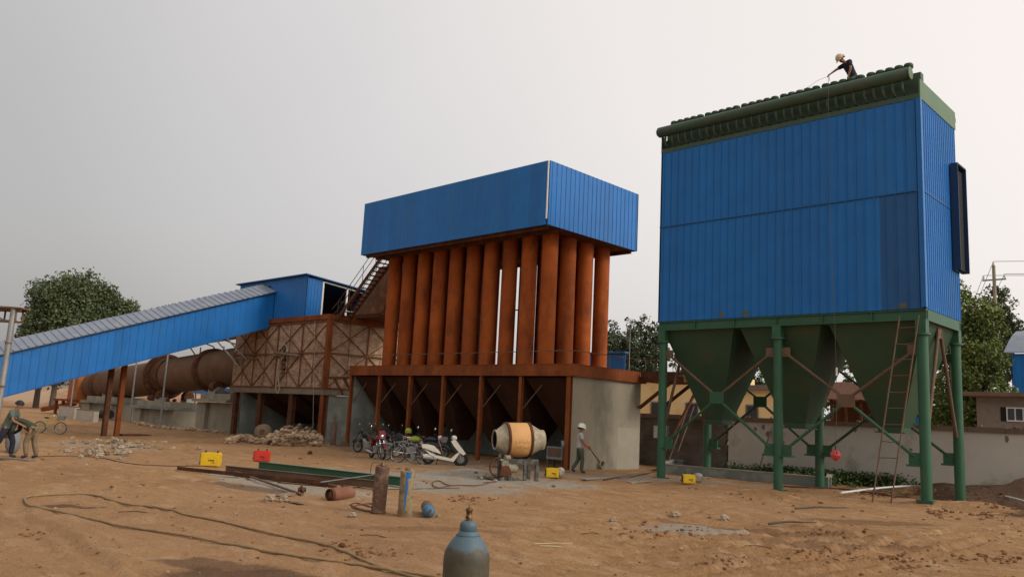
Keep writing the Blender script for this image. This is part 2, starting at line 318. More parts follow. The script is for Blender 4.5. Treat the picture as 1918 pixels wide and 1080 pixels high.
def ground_material():
    m = bpy.data.materials.new('clay_ground'); m.use_nodes = True; n = m.node_tree.nodes; l = m.node_tree.links; b = n['Principled BSDF']
    b.inputs['Roughness'].default_value = .95; b.inputs['Specular IOR Level'].default_value = .12
    t = n.new('ShaderNodeTexCoord')
    def noi(sc, det=6, st=(1, 1, 1), rot=0, ro=.6):
        mpn = n.new('ShaderNodeMapping'); mpn.inputs['Scale'].default_value = st; mpn.inputs['Rotation'].default_value = (0, 0, rot); l.new(t.outputs['Object'], mpn.inputs[0])
        x = n.new('ShaderNodeTexNoise'); x.inputs['Scale'].default_value = sc; x.inputs['Detail'].default_value = det; x.inputs['Roughness'].default_value = ro; l.new(mpn.outputs[0], x.inputs['Vector']); return x.outputs['Fac']
    def rng(f, a, bb, c=0, d=1):
        x = n.new('ShaderNodeMapRange'); x.inputs['From Min'].default_value = a; x.inputs['From Max'].default_value = bb; x.inputs['To Min'].default_value = c; x.inputs['To Max'].default_value = d; l.new(f, x.inputs['Value']); return x.outputs[0]
    def mix(f, a, c):
        x = n.new('ShaderNodeMix'); x.data_type = 'RGBA'; l.new(f, x.inputs[0])
        for i, q in ((6, a), (7, c)):
            if isinstance(q, tuple): x.inputs[i].default_value = (*q, 1)
            else: l.new(q, x.inputs[i])
        return x.outputs[2]
    def mth(op, a, c):
        x = n.new('ShaderNodeMath'); x.operation = op
        for i, q in ((0, a), (1, c)):
            if isinstance(q, (int, float)): x.inputs[i].default_value = q
            else: l.new(q, x.inputs[i])
        return x.outputs[0]
    warp = mth('ADD', mth('MULTIPLY', noi(1.1, 5), .6), mth('MULTIPLY', noi(5.5, 6, ro=.7), .4))
    def patch(cx, cy, rx, ry, rot, soft=.3, rag=2.2):     # ragged elliptical spill, 1 inside
        mpn = n.new('ShaderNodeMapping'); mpn.vector_type = 'TEXTURE'; mpn.inputs['Location'].default_value = (cx, cy, 0); mpn.inputs['Rotation'].default_value = (0, 0, rot); mpn.inputs['Scale'].default_value = (rx, ry, 1e4)
        l.new(t.outputs['Object'], mpn.inputs[0]); g = n.new('ShaderNodeVectorMath'); g.operation = 'LENGTH'; l.new(mpn.outputs[0], g.inputs[0])
        d = mth('ADD', g.outputs['Value'], mth('MULTIPLY', mth('SUBTRACT', warp, .5), rag)); return rng(d, 1 + soft / 2, 1 - soft / 2)
    col = mix(rng(noi(.22, 5), .35, .65), (.44, .252, .118), (.318, .170, .077))
    col = mix(rng(noi(.9, 7, (1, 2.6, 1), .77), .50, .72), col, (.53, .35, .20))
    col = mix(rng(noi(2.3, 6), .60, .78), col, (.27, .13, .055))
    col = mix(rng(noi(5.5, 4), .64, .74), col, (.20, .095, .045))
    col = mix(rng(noi(9, 4), .66, .76), col, (.54, .39, .25))
    col = mix(rng(noi(1.7, 7, (1, 3.2, 1), .70, .7), .54, .66), col, (.25, .135, .062))
    col = mix(mth('MULTIPLY', rng(noi(38, 3), .60, .70), .5), col, (.17, .09, .045))
    far = rng(noi(.06, 3), .45, .6); col = mix(mth('MULTIPLY', far, .5), col, (.42, .245, .13))
    for (cx, cy, rx, ry, ro, c, a) in [(-18.6, 18.2, 3.4, 2.2, .55, (.37, .33, .27), .9), (-19.8, 14.6, 3.9, 1.5, -.12, (.38, .33, .26), .8), (-18.4, 11.3, 3.6, .95, .02, (.40, .35, .28), .85), (-16.6, 15.5, 2.0, 1.6, .3, (.36, .31, .25), .75), (-8.6, 14.2, 1.05, .8, .9, (.36, .32, .26), .8),
                                  (-23, 21.5, 4.5, 1.6, .3, (.31, .25, .18), .6), (-18, 23.5, 3.0, 1.0, .4, (.36, .30, .23), .7), (-18.2, 10.2, 1.3, .45, .2, (.15, .115, .08), .75), (-16.5, 26, 3, 1.2, .3, (.36, .31, .25), .6), (-34, 12.2, 3.0, 1.8, .1, (.38, .32, .25), .55),
                                  (-15.9, 5.5, .75, .22, .5, (.13, .075, .045), .85), (-9.9, 5.2, .8, .30, .7, (.14, .08, .05), .7), (-9.0, 5.2, 1.0, .5, .7, (.12, .066, .042), .8), (-4.6, 5.9, .6, .6, 0, (.10, .055, .035), .9), (-7.0, 30.6, 4.6, 1.9, 0, (.07, .042, .027), .97), (-4.4, 27.2, 1.7, 2.6, 0, (.085, .05, .032), .95), (-7.3, 19.5, 1.8, .5, .9, (.20, .11, .058), .7), (-6.2, 15.0, 1.6, .4, .9, (.21, .115, .06), .7), (-11, 9.5, 1.6, .25, .8, (.24, .13, .065), .6), (-5, 31.5, 4, .9, 0, (.19, .115, .075), .9), (-10.5, 30.2, 2, 1, 0, (.13, .075, .045), .8), (-8, 15.8, 2.2, .3, .5, (.22, .12, .06), .7), (-28, 24, 9, 1.5, 0, (.20, .15, .11), .7), (-46, 26, 7, 1.6, 0, (.24, .17, .11), .6)]:
        col = mix(mth('MULTIPLY', patch(cx, cy, rx, ry, ro), a), col, c)
    # tyre tracks: pairs of ribbed bands crossing the yard
    sp = n.new('ShaderNodeSeparateXYZ')
    for rot, off, k in ((.70, 2.0, .55), (.62, -6.0, .5), (1.15, 11.0, .4)):
        mpn = n.new('ShaderNodeMapping'); mpn.inputs['Rotation'].default_value = (0, 0, rot); l.new(t.outputs['Object'], mpn.inputs[0]); q = n.new('ShaderNodeSeparateXYZ'); l.new(mpn.outputs[0], q.inputs[0])
        yy = mth('ADD', q.outputs['Y'], mth('MULTIPLY', mth('SUBTRACT', noi(.12, 2), .5), 3)); yy = mth('SUBTRACT', yy, off)
        dist = mth('ABSOLUTE', mth('SUBTRACT', mth('ABSOLUTE', yy, 0), .8), 0); band = rng(dist, .22, .12)
        ribs = mth('MULTIPLY', mth('ADD', mth('SINE', mth('MULTIPLY', q.outputs['X'], 42), 0), 1.4), .42)
        f = mth('MULTIPLY', mth('MULTIPLY', band, ribs), mth('MULTIPLY', rng(noi(.5, 3), .42, .6), k)); col = mix(f, col, (.27, .14, .062))
    l.new(col, b.inputs['Base Color'])
    h = mth('ADD', mth('MULTIPLY', noi(3.2, 8, ro=.68), 1.0), mth('MULTIPLY', noi(16, 5, ro=.7), .35))
    bp = n.new('ShaderNodeBump'); bp.inputs['Strength'].default_value = 1; bp.inputs['Distance'].default_value = .16; l.new(h, bp.inputs['Height']); l.new(bp.outputs[0], b.inputs['Normal'])
    return m
GROUND_M = ground_material()
def make_ground():
    rs = [0.0]; r = .5
    while r < 6000:
        rs.append(r); r *= 1.013 if 2.5 < r < 45 else (1.03 if r < 120 else 1.25)
    c = math.pi / 2 + YAW; angs = []
    a = c - .66
    while a < c + .66: angs.append(a); a += .0042
    while a < c - .66 + 2 * math.pi - .01: angs.append(a); a += .08
    n = len(angs); v = [(0, 0, gz(0, 0))]; f = []
    for r in rs[1:]:
        for a in angs:
            x, y = r * math.cos(a), r * math.sin(a); v.append((x, y, gz(x, y) if r < 160 else 0))
    for j in range(n): f.append((0, 1 + j, 1 + (j + 1) % n))
    for i in range(len(rs) - 2):
        for j in range(n):
            k = (j + 1) % n; A = 1 + i * n; B = A + n; f.append((A + j, B + j, B + k, A + k))
    me = bpy.data.meshes.new('ground'); me.from_pydata(v, [], f); me.polygons.foreach_set('use_smooth', [True] * len(f)); me.materials.append(GROUND_M); me.update()
    o = bpy.data.objects.new('ground', me); COL.objects.link(o); o['kind'] = 'structure'; o['label'] = 'orange brown clay yard with grey cement spills and tyre tracks'
make_ground()
# low earth bank beyond the kiln
def bank():
    m = MB(); rows = []
    for i in range(40):
        t = i / 39; p = Vector((-190 + 105 * t, 10 + 62 * t, 0)); nrm = Vector((-.51, .86, 0)); hh = 3.0 + 1.2 * noise.noise(Vector((t * 9, 0, 0)))
        rows.append([p - nrm * 9 + Vector((0, 0, -.3)), p - nrm * 4 + Vector((0, 0, hh * .55 + .3 * noise.noise(Vector((t * 20, 3, 0))))), p + Vector((0, 0, hh)), p + nrm * 6 + Vector((0, 0, hh)), p + nrm * 14 + Vector((0, 0, -.3))])
    m.rings(rows, closed_u=False, cap0=False, cap1=False)
    o = m.build('earth_bank', mat('bank_soil', (.36, .15, .075), (.30, .17, .10), .25, .95, bump=.5, bscale=1.5, c3=(.40, .27, .17), s3=.12)); o['kind'] = 'structure'; o['label'] = 'long low bank of reddish earth'
bank()

# ------------------------------------------------------------------ bag filter house
def bag_filter():
    t = thing('dust_filter_house', 'tall blue clad dust filter house on green columns with three green hoppers', 'industrial building', (-12.54, 27.4, 0))
    X0, X1, Y0, Y1, ZB, ZT = -17.22, -7.86, 25.65, 29.15, 5.72, 12.24
    mb = lambda: MB()
    def part(m, name, mt, par=None, label=None):
        o = m.build(name, mt, par or t)
        if label: o['label'] = label
        return o
    # frame
    m = mb(); zb = 5.38
    for y in (Y0, Y1 - .22):
        m.box(X0, X1, y + .02, y + .20, zb, zb + .04); m.box(X0, X1, y + .09, y + .12, zb + .04, ZB - .05); m.box(X0, X1, y + .02, y + .20, ZB - .05, ZB - .01)
        m.box(X0 + .002, X1 - .002, y + .075, y + .10, zb + .04, ZB - .05)
    for x in (X0, X1 - .2): m.box(x, x + .2, Y0 + .2, Y1 - .2, zb, ZB - .012)
    for x in (-14.1, -10.98): m.box(x - .08, x + .08, Y0 + .2, Y1 - .2, zb, ZB - .012)
    for x in (-15.66, -14.1, -12.54, -10.98, -9.42): m.box(x - .012, x + .012, Y0 + .003, Y0 + .076, zb + .04, ZB - .05)
    part(m, 'ring_beam', GREEN)
    cols = [(x, y) for y in (25.8, 29.0) for x in (-17.05, -12.54, -8.02)]
    for x, y in cols:
        m = mb(); m.cyl((x, y, -.4), (x, y, 4.96), .155, n=20); m.box(x - .15, x + .15, y - .15, y + .15, 5.0, zb - .001); c = part(m, 'column', GREEN)
        part(mb().cyl((x, y, 4.94), (x, y, 5.0), .23, n=20), 'flange', GREEN, c); part(mb().box(x - .22, x + .22, y - .22, y + .22, gz(x, y) - .05, gz(x, y) + .03), 'base_plate', GREEN, c)
    # hoppers
    for cx in (-15.66, -12.54, -9.42):
        h0, w, zt, zo = 1.5, 1.6, 5.6, 2.22
        a = [(cx - h0, 27.4 - w, zt), (cx + h0, 27.4 - w, zt), (cx + h0, 27.4 + w, zt), (cx - h0, 27.4 + w, zt)]
        b = [(cx - .38, 27.02, zo), (cx + .38, 27.02, zo), (cx + .38, 27.78, zo), (cx - .38, 27.78, zo)]
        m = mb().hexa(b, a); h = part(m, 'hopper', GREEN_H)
        part(mb().box(cx - .37, cx + .37, 27.03, 27.77, zo - .15, zo - .001).box(cx - .45, cx + .45, 26.95, 27.85, zo - .19, zo - .15), 'outlet', GREEN_H, h)
    # bracing
    def xbr(xa, xb, y, up, lowm):
        cx = (xa + xb) / 2; c = (cx, y, 2.95)
        for x, s in ((xa, 1), (xb, -1)):
            part(mb().cyl((x + s * .25, y, 4.48), (cx - s * .12, y, 3.08), .045, n=8), 'brace', up); part(mb().box(x + s * .08, x + s * .42, y - .03, y + .03, 4.36, 4.66), 'gusset', up)
            part(mb().cyl((cx - s * .12, y + .001, 2.85), (x + s * .3, y + .001, 1.38), .05, n=8), 'brace', lowm); part(mb().box(x + s * .10, x + s * .5, y - .14, y + .14, 1.1, 1.16).box(x + s * .12, x + s * .46, y - .03, y + .03, 1.16, 1.5), 'bracket', GREEN)
        part(mb().box(cx - .27, cx + .27, y - .055, y - .035, 2.76, 3.16), 'gusset', up if xa > -13 else GREEN)
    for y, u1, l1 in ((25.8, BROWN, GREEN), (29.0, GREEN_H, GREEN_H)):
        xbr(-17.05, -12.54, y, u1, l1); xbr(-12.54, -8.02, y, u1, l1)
    for x in (-8.02, -17.05):
        for y, e in ((25.8, .2), (29.0, -.2)): part(mb().cyl((x, 27.4 - e * .5, 5.2), (x, y + e, 2.0), .055, n=8), 'brace', BROWN)
        part(mb().box(x - .03, x + .03, 27.2, 27.6, 5.0, 5.37), 'gusset', BROWN)
    # cladding
    zs = 9.3
    P = lambda m_, nm, mt, lb=None: part(m_, nm, mt, None, lb)
    xd = -9.12
    P(mb().panel((X0, Y0, ZB), (xd - X0, 0, 0), (0, 0, zs - ZB), (0, -1, 0), .3, .028, .035), 'cladding', BLUE)
    P(mb().panel((xd, Y0, ZB), (X1 - xd, 0, 0), (0, 0, zs - ZB), (0, -1, 0), .3, .028, .035), 'cladding', BLUE_DK, 'darker navy cladding sheet below the seam')
    P(mb().panel((X0, Y0, zs + .04), (X1 - X0, 0, 0), (0, 0, ZT - zs - .04), (0, -1, 0), .3, .028, .035), 'cladding', BLUE)
    P(mb().panel((X1, Y0, ZB), (0, Y1 - Y0, 0), (0, 0, zs - ZB), (1, 0, 0), .2, .03, .025), 'cladding', BLUE)
    P(mb().panel((X1, Y0, zs + .04), (0, Y1 - Y0, 0), (0, 0, ZT - zs - .04), (1, 0, 0), .2, .03, .025), 'cladding', BLUE)
    P(mb().panel((X1, Y1, ZB), (X0 - X1, 0, 0), (0, 0, ZT - ZB), (0, 1, 0), .3, .03, .02), 'cladding', BLUE)
    P(mb().panel((X0, Y1, ZB), (0, Y0 - Y1, 0), (0, 0, ZT - ZB), (-1, 0, 0), .2, .03, .02), 'cladding', BLUE)
    P(mb().box(X0, X1 + .004, Y0 - .002, Y0 - .042, zs + .002, zs + .038).box(X1 + .002, X1 + .028, Y0 - .02, Y1, zs + .002, zs + .038), 'seam_flashing', BLUE_DK)
    P(mb().box(X1 - .1, X1 + .036, Y0 - .048, Y0 - .040, ZB + .03, ZT - .01).box(X1 + .026, X1 + .036, Y0 - .040, Y0 + .1, ZB + .03, ZT - .01), 'corner_trim', BLUE)
    for px, w, h in ((1350, .26, .22), (1396, .3, .26), (1690, .34, .16)):
        R = random.Random(px); q = at(px, 590, y=Y0 - .003); xx = min(q.x, X1 - .35); m = mb()
        m.face([(xx + w * .5 * math.cos(a) * (.6 + .6 * R.random()), Y0 - .004, ZB + .06 + h * max(0, math.sin(a)) * (.4 + .7 * R.random())) for a in [6.283 - i * .4488 for i in range(14)]]); part(m, 'rust_stain', mat('stain%d' % px, (.10, .10, .06), (.14, .10, .04), 8, .7), None)
    # top band with pulse header
    zt = 12.83
    P(mb().box(X0, X1, Y0 + .28, Y1, ZT + .002, zt).box(X0, X1, Y0 - .02, Y0 + .279, ZT + .002, ZT + .16).box(X1 - .03, X1, Y0 - .02, Y0 + .279, ZT + .16, zt).box(X0, X0 + .03, Y0 - .02, Y0 + .279, ZT + .16, zt + .1), 'roof_band', HEADER)
    P(mb().box(X1 + .002, X1 + .03, Y0 - .02, Y1 + .02, ZT - .01, zt + .02), 'end_fascia', GREEN_LT)
    hd = P(mb().lathe([(.15, -.06), (.20, 0), (.20, 9.1), (.15, 9.16)], (-17.25, Y0 - .12, 13.06), (1, 0, 0), 20), 'header_pipe', HEADER)
    P(mb().box(X0 + .02, X1 - .05, Y0 + .34, Y0 + .6, zt + .002, 13.22), 'valve_box', HEADER)
    P(mb().cyl((-8.084, Y0 - .12, 13.06), (-8.05, Y0 - .12, 13.06), .20, n=20), 'end_cap', GREEN_LT)
    rr = P(mb().cyl((-17.1, Y1 + .35, 12.75), (-7.95, Y1 + .35, 12.75), .18, n=16), 'rear_header_pipe', GREEN)
    P(mb().bar((-7.95, Y1 + .3, 12.6), (-7.95, Y1 - .02, 12.1), .06), 'bracket', BROWN)
    for g in range(6):
        for k in range(5):
            x = -16.98 + g * 1.5 + k * .29
            P(mb().tube([(x, Y0 - .10, 12.9), (x, Y0 - .12, 12.66), (x + .01, Y0 - .04, 12.52), (x + .02, Y0 + .12, 12.46), (x + .02, Y0 + .3, 12.46)], .042, 8), 'pulse_nozzle', HEADER)
            P(mb().lathe([(.085, 13.2), (.085, 13.47), (.140, 13.48), (.145, 13.58), (.12, 13.62)], (x + .02, Y0 + .46, 0), (0, 0, 1), 14), 'pulse_valve', GREEN_H)
    # side weather hood
    d = mb().box(X1 + .04, X1 + .08, 28.35, 29.3, 7.3, 10.85).box(X1 + .08, X1 + .27, 28.35, 28.39, 7.3, 10.85).box(X1 + .08, X1 + .27, 29.26, 29.3, 7.3, 10.85).box(X1 + .08, X1 + .27, 28.39, 29.26, 10.8, 10.85)
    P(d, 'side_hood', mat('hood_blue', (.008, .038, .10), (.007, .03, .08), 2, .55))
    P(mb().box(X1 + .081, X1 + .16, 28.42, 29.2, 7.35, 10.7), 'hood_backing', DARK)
    return t
bag_filter()

# ------------------------------------------------------------------ tube cooler
def tube_cooler():
    t = thing('tube_cooler', 'rust red tube cooler under a blue box on a steel deck with concrete end walls', 'industrial building', (-28.5, 27.6, 0))
    part = lambda m, nm, mt, par=None: m.build(nm, mt, par or t)
    X0, X1, Y0, Y1, Z0, Z1 = -35.9, -20.8, 25.08, 30.2, 3.66, 4.15
    m = MB()
    for y, s in ((Y0, 1), (Y1, -1)): m.box(X0, X1, y, y + s * .02, Z0 + .02, Z1 - .02).box(X0, X1, y - s * .012, y + s * .12, Z0, Z0 + .02).box(X0, X1, y - s * .012, y + s * .12, Z1 - .02, Z1)
    for x, s in ((X0, 1), (X1, -1)): m.box(x, x + s * .02, Y0 + .03, Y1 - .03, Z0 + .022, Z1 - .022).box(x - s * .01, x + s * .12, Y0 + .13, Y1 - .13, Z0, Z0 + .018).box(x - s * .01, x + s * .12, Y0 + .13, Y1 - .13, Z1 - .018, Z1)
    for x in (-33.4, -30.95, -28.45, -25.9, -23.4): m.box(x - .01, x + .01, Y0 - .009, Y0 - .001, Z0 + .02, Z1 - .02)
    m.box(X1 + .001, X1 + .009, 27.1, 27.12, Z0 + .02, Z1 - .02)
    part(m, 'deck_fascia', RUST); part(MB().box(X0 + .13, X1 - .13, Y0 + .13, Y1 - .13, Z1 - .06, Z1 - .03), 'deck_plate', RUST_D)
    px = [-35.78, -33.38, -30.95, -28.55, -26.05, -23.65, -21.02]
    for i, x in enumerate(px):
        w = .2 if i == 6 else .15
        m = MB().box(x - w / 2, x + w / 2, 25.12, 25.135, -.35, Z0 - .001).box(x - w / 2, x + w / 2, 25.265, 25.28, -.35, Z0 - .001).box(x - .01, x + .01, 25.135, 25.265, -.35, Z0 - .001)
        part(m, 'post', RUST)
        if i < 6: part(MB().bar((x + .05, 25.3, 2.3), (x + .9, 25.6, 3.4), .035), 'strut', BROWN)
    for i in range(6):
        a, b = px[i] + .06, px[i + 1] - .06; c = (a + b) / 2
        part(MB().hexa([(c - .2, 27.4, .7), (c + .2, 27.4, .7), (c + .2, 27.9, .7), (c - .2, 27.9, .7)], [(a, 25.35, Z0 - .05), (b, 25.35, Z0 - .05), (b, 29.85, Z0 - .05), (a, 29.85, Z0 - .05)]), 'hopper', HOP_SHADE)
    part(MB().box(-20.92, -21.14, 25.29, 29.95, -.4, Z0 - .003), 'end_wall', CONC)
    part(MB().box(-20.917, -20.9195, 28.35, 29.93, -.3, 1.72), 'render_patch', mat('patch_concrete', (.36, .325, .25), (.31, .28, .215), 1.2, .9, bump=.15, bscale=9))
    part(MB().box(-35.9, -35.68, 25.29, 29.95, -.4, Z0 - .003), 'end_wall', CONC_D)
    part(MB().box(-35.67, -21.15, 29.9, 30.1, -.4, Z0 - .06), 'back_wall', CONC_D)  # back wall added to keep the bays behind the hoppers dark
    p = MB().lathe([(.17, 0), (.17, .16), (.125, .16), (.125, 0)], (-20.925, 27.2, .22), (1, 0, 0), 18, False, False); pp = part(p, 'wall_pipe', CONC); part(MB().cyl((-20.918, 27.2, .22), (-20.905, 27.2, .22), .12), 'pipe_bore', DARK, pp)
    # rail
    m = MB(); zr = 4.67
    m.tube([(X0, Y0 + .02, zr), (X1 - .02, Y0 + .02, zr), (X1 - .02, Y1, zr), (X1 + 2.3, Y1 + .1, zr)], .018, 6)
    part(m, 'handrail', BROWN)
    for x in (-35.85, -33.35, -30.9, -28.4, -25.9, -23.4, -20.83): part(MB().cyl((x, Y0 + .02, Z1 - .3), (x, Y0 + .02, zr), .014, n=6), 'rail_post', BROWN)
    for y, z in ((27.5, zr), (28.9, 5.95), (30.1, zr)): part(MB().cyl((X1 - .02, y, Z1), (X1 - .02, y, z), .02, n=6), 'rail_post', GREY if z > 5 else BROWN)
    # tubes
    for j in range(4):
        for i in range(10):
            x = -23.17 - 1.2 * i; y = 26.12 + 1.23 * j
            if j in (1, 2) and 0 < i < 9 and False: continue
            m = MB().cyl((x, y, Z1 - .03), (x, y, 9.9), .355, n=22, caps=False)
            for zz in (5.3 + .5 * ((i * 7 + j * 3) % 5) / 5, 7.2 + .6 * ((i * 3 + j) % 4) / 4): m.lathe([(.354, 0), (.362, .008), (.362, .022), (.354, .03)], (x, y, zz), n=22, cap0=False, cap1=False)
            m.lathe([(.354, 0), (.43, .001), (.43, .03), (.354, .031)], (x, y, Z1 - .028), n=22, cap0=False, cap1=False)
            part(m, 'cooling_tube', RUST_T)
    m = MB()
    for x in (-25.6, -28.0): m.cyl((x, 26.3, 6.7), (x + .75, 27.0, 6.72), .03, n=6)
    part(m, 'tie_bar', RUST_D)
    # blue box
    bx0, bx1, by0, by1, bz0, bz1 = -35.0, -22.05, 24.6, 31.0, 9.87, 12.62
    part(MB().box(bx0 + .07, bx1 - .07, by0 + .07, by1 - .07, bz0 + .02, bz0 + .08), 'tube_sheet', RUST_D)
    m = MB()
    for y in (by0 + .2, by0 + .8, by1 - .3): m.box(bx0 + .2, bx1 - .2, y, y + .12, bz0 - .13, bz0 + .018)
    part(m, 'floor_beam', RUST_D)
    part(MB().panel((bx0, by0, bz0), (bx1 - bx0 - .1, 0, 0), (0, 0, bz1 - bz0), (0, -1, 0), .30, .025, .018), 'cladding', BLUE)
    part(MB().panel((bx1, by0 + .06, bz0), (0, by1 - by0 - .06, 0), (0, 0, bz1 - bz0), (1, 0, 0), .30, .03, .02), 'cladding', BLUE)
    part(MB().panel((bx1, by1, bz0), (bx0 - bx1, 0, 0), (0, 0, bz1 - bz0), (0, 1, 0), .30, .03, .02), 'cladding', BLUE)
    part(MB().panel((bx0, by1, bz0), (0, by0 - by1 + .07, 0), (0, 0, bz1 - bz0), (-1, 0, 0), .30, .03, .02), 'cladding', BLUE)
    part(MB().box(bx0 + .03, bx1 - .03, by0 + .03, by1 - .03, bz1 - .06, bz1 - .02), 'roof', BLUE_LT)
    part(MB().box(bx1 - .095, bx1 - .045, by0 - .01, by0 + .04, bz0 + .25, bz1 - .01), 'corner_strip', WHITE)
    part(MB().box(bx1 - .12, bx1 - .02, by0 + .065, by0 + .12, bz0 - .08, bz1 - .03), 'corner_post', DARK)  # near-black upright, shade of the open corner gap put into its colour
    # landing beyond the end wall
    part(MB().box(X1 + .05, X1 + 2.2, 29.7, 31.6, 3.72, 3.98).box(X1 + .05, X1 + 2.2, 29.68, 29.699, 3.985, 4.15), 'landing', RUST_D)
    for y in (29.8, 31.4): part(MB().bar((X1 - .05, y, 2.6), (X1 + 1.5, y, 3.7), .12), 'landing_brace', RUST_D)
    return t
tube_cooler()

# ------------------------------------------------------------------ brick settling chamber with steel lattice
LATT = mat('lattice_rust', (.20, .072, .028), (.13, .048, .02), 2, .85, bump=.1)
def lattice(m, P, n, zs, w=.055, order=None):
    for z in zs: m.bar(P(0, z), P(1, z), w * 1.4, w * 1.3)
    for k in range(len(zs) - 1):
        for i in range(n):
            a, b = i / n, (i + 1) / n; e = .0007 * i
            m.bar(P(a, zs[k], e), P(b, zs[k + 1], e), w, w * .6); m.bar(P(b, zs[k], .02), P(a, zs[k + 1], .02), w, w * .6)
    for i in range(1, n): m.bar(P(i / n, zs[0], .035), P(i / n, zs[-1], .035), w, w)
    for i in range(n): m.bar(P((i + .5) / n, zs[0], .05), P((i + .5) / n, zs[-1], .05), w * .55, w * .5)
def chamber():
    t = thing('settling_chamber', 'tan brick dust chamber wrapped in rusty steel lattice on rusty legs', 'industrial building', (-44.8, 30, 0))
    part = lambda m, nm, mt, par=None: m.build(nm, mt, par or t)
    X0, X1, Y0, Y1, Z0, Z1 = -50.2, -39.4, 26.0, 34.0, 2.92, 6.88
    hx = at(531, 680, y=Y0).x
    m = MB(); zA, zB = at(531, 706, y=Y0).z, at(531, 642, y=Y0).z; k = 15; R = random.Random(3)
    m.box(X0, hx - .42, Y0, Y0 + .24, Z0, Z1); m.box(hx + .45, X1, Y0, Y0 + .24, Z0, Z1); m.box(hx - .42, hx + .45, Y0, Y0 + .24, Z0, zA); m.box(hx - .42, hx + .45, Y0, Y0 + .24, zB, Z1)
    for i in range(k):
        za, zb = zA + (zB - zA) * i / k, zA + (zB - zA) * (i + 1) / k; tt = i / (k - 1); w = .24 * math.sin(math.pi * min(1, .2 + tt * .8)) + .05
        m.box(hx - .42, hx - .05 - w * (1 if i % 2 else .55), Y0, Y0 + .24, za, zb); m.box(hx + .02 + w * (.7 + .3 * R.random()), hx + .45, Y0, Y0 + .24, za, zb)
    part(m, 'front_wall', BRICK)
    part(MB().box(X1 - .24, X1, Y0 + .241, Y1, Z0, Z1), 'side_wall', BRICK); part(MB().box(X0, X0 + .24, Y0 + .241, Y1, Z0, Z1), 'side_wall', BRICK); part(MB().box(X0 + .25, X1 - .25, Y1 - .24, Y1, Z0, Z1), 'rear_wall', BRICK)
    part(MB().box(X0 + .3, X1 - .3, Y0 + .6, Y0 + .7, Z0, Z1), 'hole_shade_sheet', DARK)  # near-black sheet added behind the broken hole, its colour stands for inner shade
    m = MB(); lattice(m, lambda s, z, e=0: (X0 + (X1 - X0) * s, Y0 - .05 - e * .3, z), 4, (Z0 + .08, 4.98, Z1 - .1)); part(m, 'lattice_frame', LATT)
    m = MB(); lattice(m, lambda s, z, e=0: (X1 + .05 + e * .3, Y0 + (Y1 - Y0) * s, z), 3, (Z0 + .08, 4.98, Z1 - .1)); part(m, 'lattice_frame', LATT)
    part(MB().box(X1 - .16, X1 + .12, Y0 - .14, Y0 + .12, Z0 + .001, Z1 + .1), 'corner_post', RUST)
    part(MB().box(X0, X1 + .1, Y0 - .12, Y0 + .2, 2.62, Z0 - .001).box(X1 - .25, X1 + .08, Y0 + .201, Y1, 2.62, Z0 - .001).box(X0, X0 + .25, Y0 + .201, Y1, 2.62, Z0 - .001), 'base_beam', mat('chamber_beam', (.22, .18, .13), (.17, .13, .09), 2, .9, bump=.2))
    part(MB().box(X0, X1 + .15, Y0 - .15, Y0 - .02, Z1 + .001, Z1 + .28).box(X1 + .02, X1 + .15, Y0 - .02, Y1, Z1 + .001, Z1 + .28), 'top_beam', RUST)
    part(MB().box(X0, X1 + .02, Y0 - .02, Y1, Z1 + .05, Z1 + .2), 'top_slab', RUST_D)
    for x, w in ((-49.45, .34), (-46.38, .4), (-42.78, .4), (-39.55, .34)):
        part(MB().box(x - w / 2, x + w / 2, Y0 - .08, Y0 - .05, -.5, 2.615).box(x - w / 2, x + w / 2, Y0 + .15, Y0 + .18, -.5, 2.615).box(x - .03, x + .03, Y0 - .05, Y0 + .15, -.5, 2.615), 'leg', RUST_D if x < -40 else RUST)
        part(MB().box(x - .15, x + .15, Y1 - .4, Y1 - .1, -.5, 2.6), 'leg', RUST_D)
    part(MB().box(X1 - .26, X1 - .02, Y0 + .3, Y1, -.5, 2.6), 'end_wall', CONC_D); part(MB().box(-49.3, -49.1, Y0 + .3, Y1, -.5, 2.6), 'end_wall', CONC_D); part(MB().box(-49, X1 - .3, Y1 - .1, Y1, -.5, 2.6), 'back_wall', CONC_D)
    for a, b in ((-49, -46.2), (-46.1, -42.9), (-42.7, -39.8)):
        c = (a + b) / 2; part(MB().hexa([(c - .3, 29.5, .8), (c + .3, 29.5, .8), (c + .3, 30.3, .8), (c - .3, 30.3, .8)], [(a, 26.4, 2.6), (b, 26.4, 2.6), (b, 33.4, 2.6), (a, 33.4, 2.6)]), 'hopper', HOP_SHADE)
    # side platform bracket next to the cooler deck
    part(MB().box(X1 + .2, -36, 25.7, 25.8, 3.5, 3.62).bar((-37.3, 25.75, 2.7), (-38.2, 25.75, 3.5), .1).bar((-36.2, 25.75, 2.5), (-37.3, 25.75, 3.5), .1), 'landing_bracket', RUST_D)
    part(MB().box(-50, -46.6, 25.78, 25.86, 4.72, 4.8).box(-45.2, -42.3, 25.76, 25.84, 4.86, 4.96), 'loose_board', WOOD)
    return t
chamber()
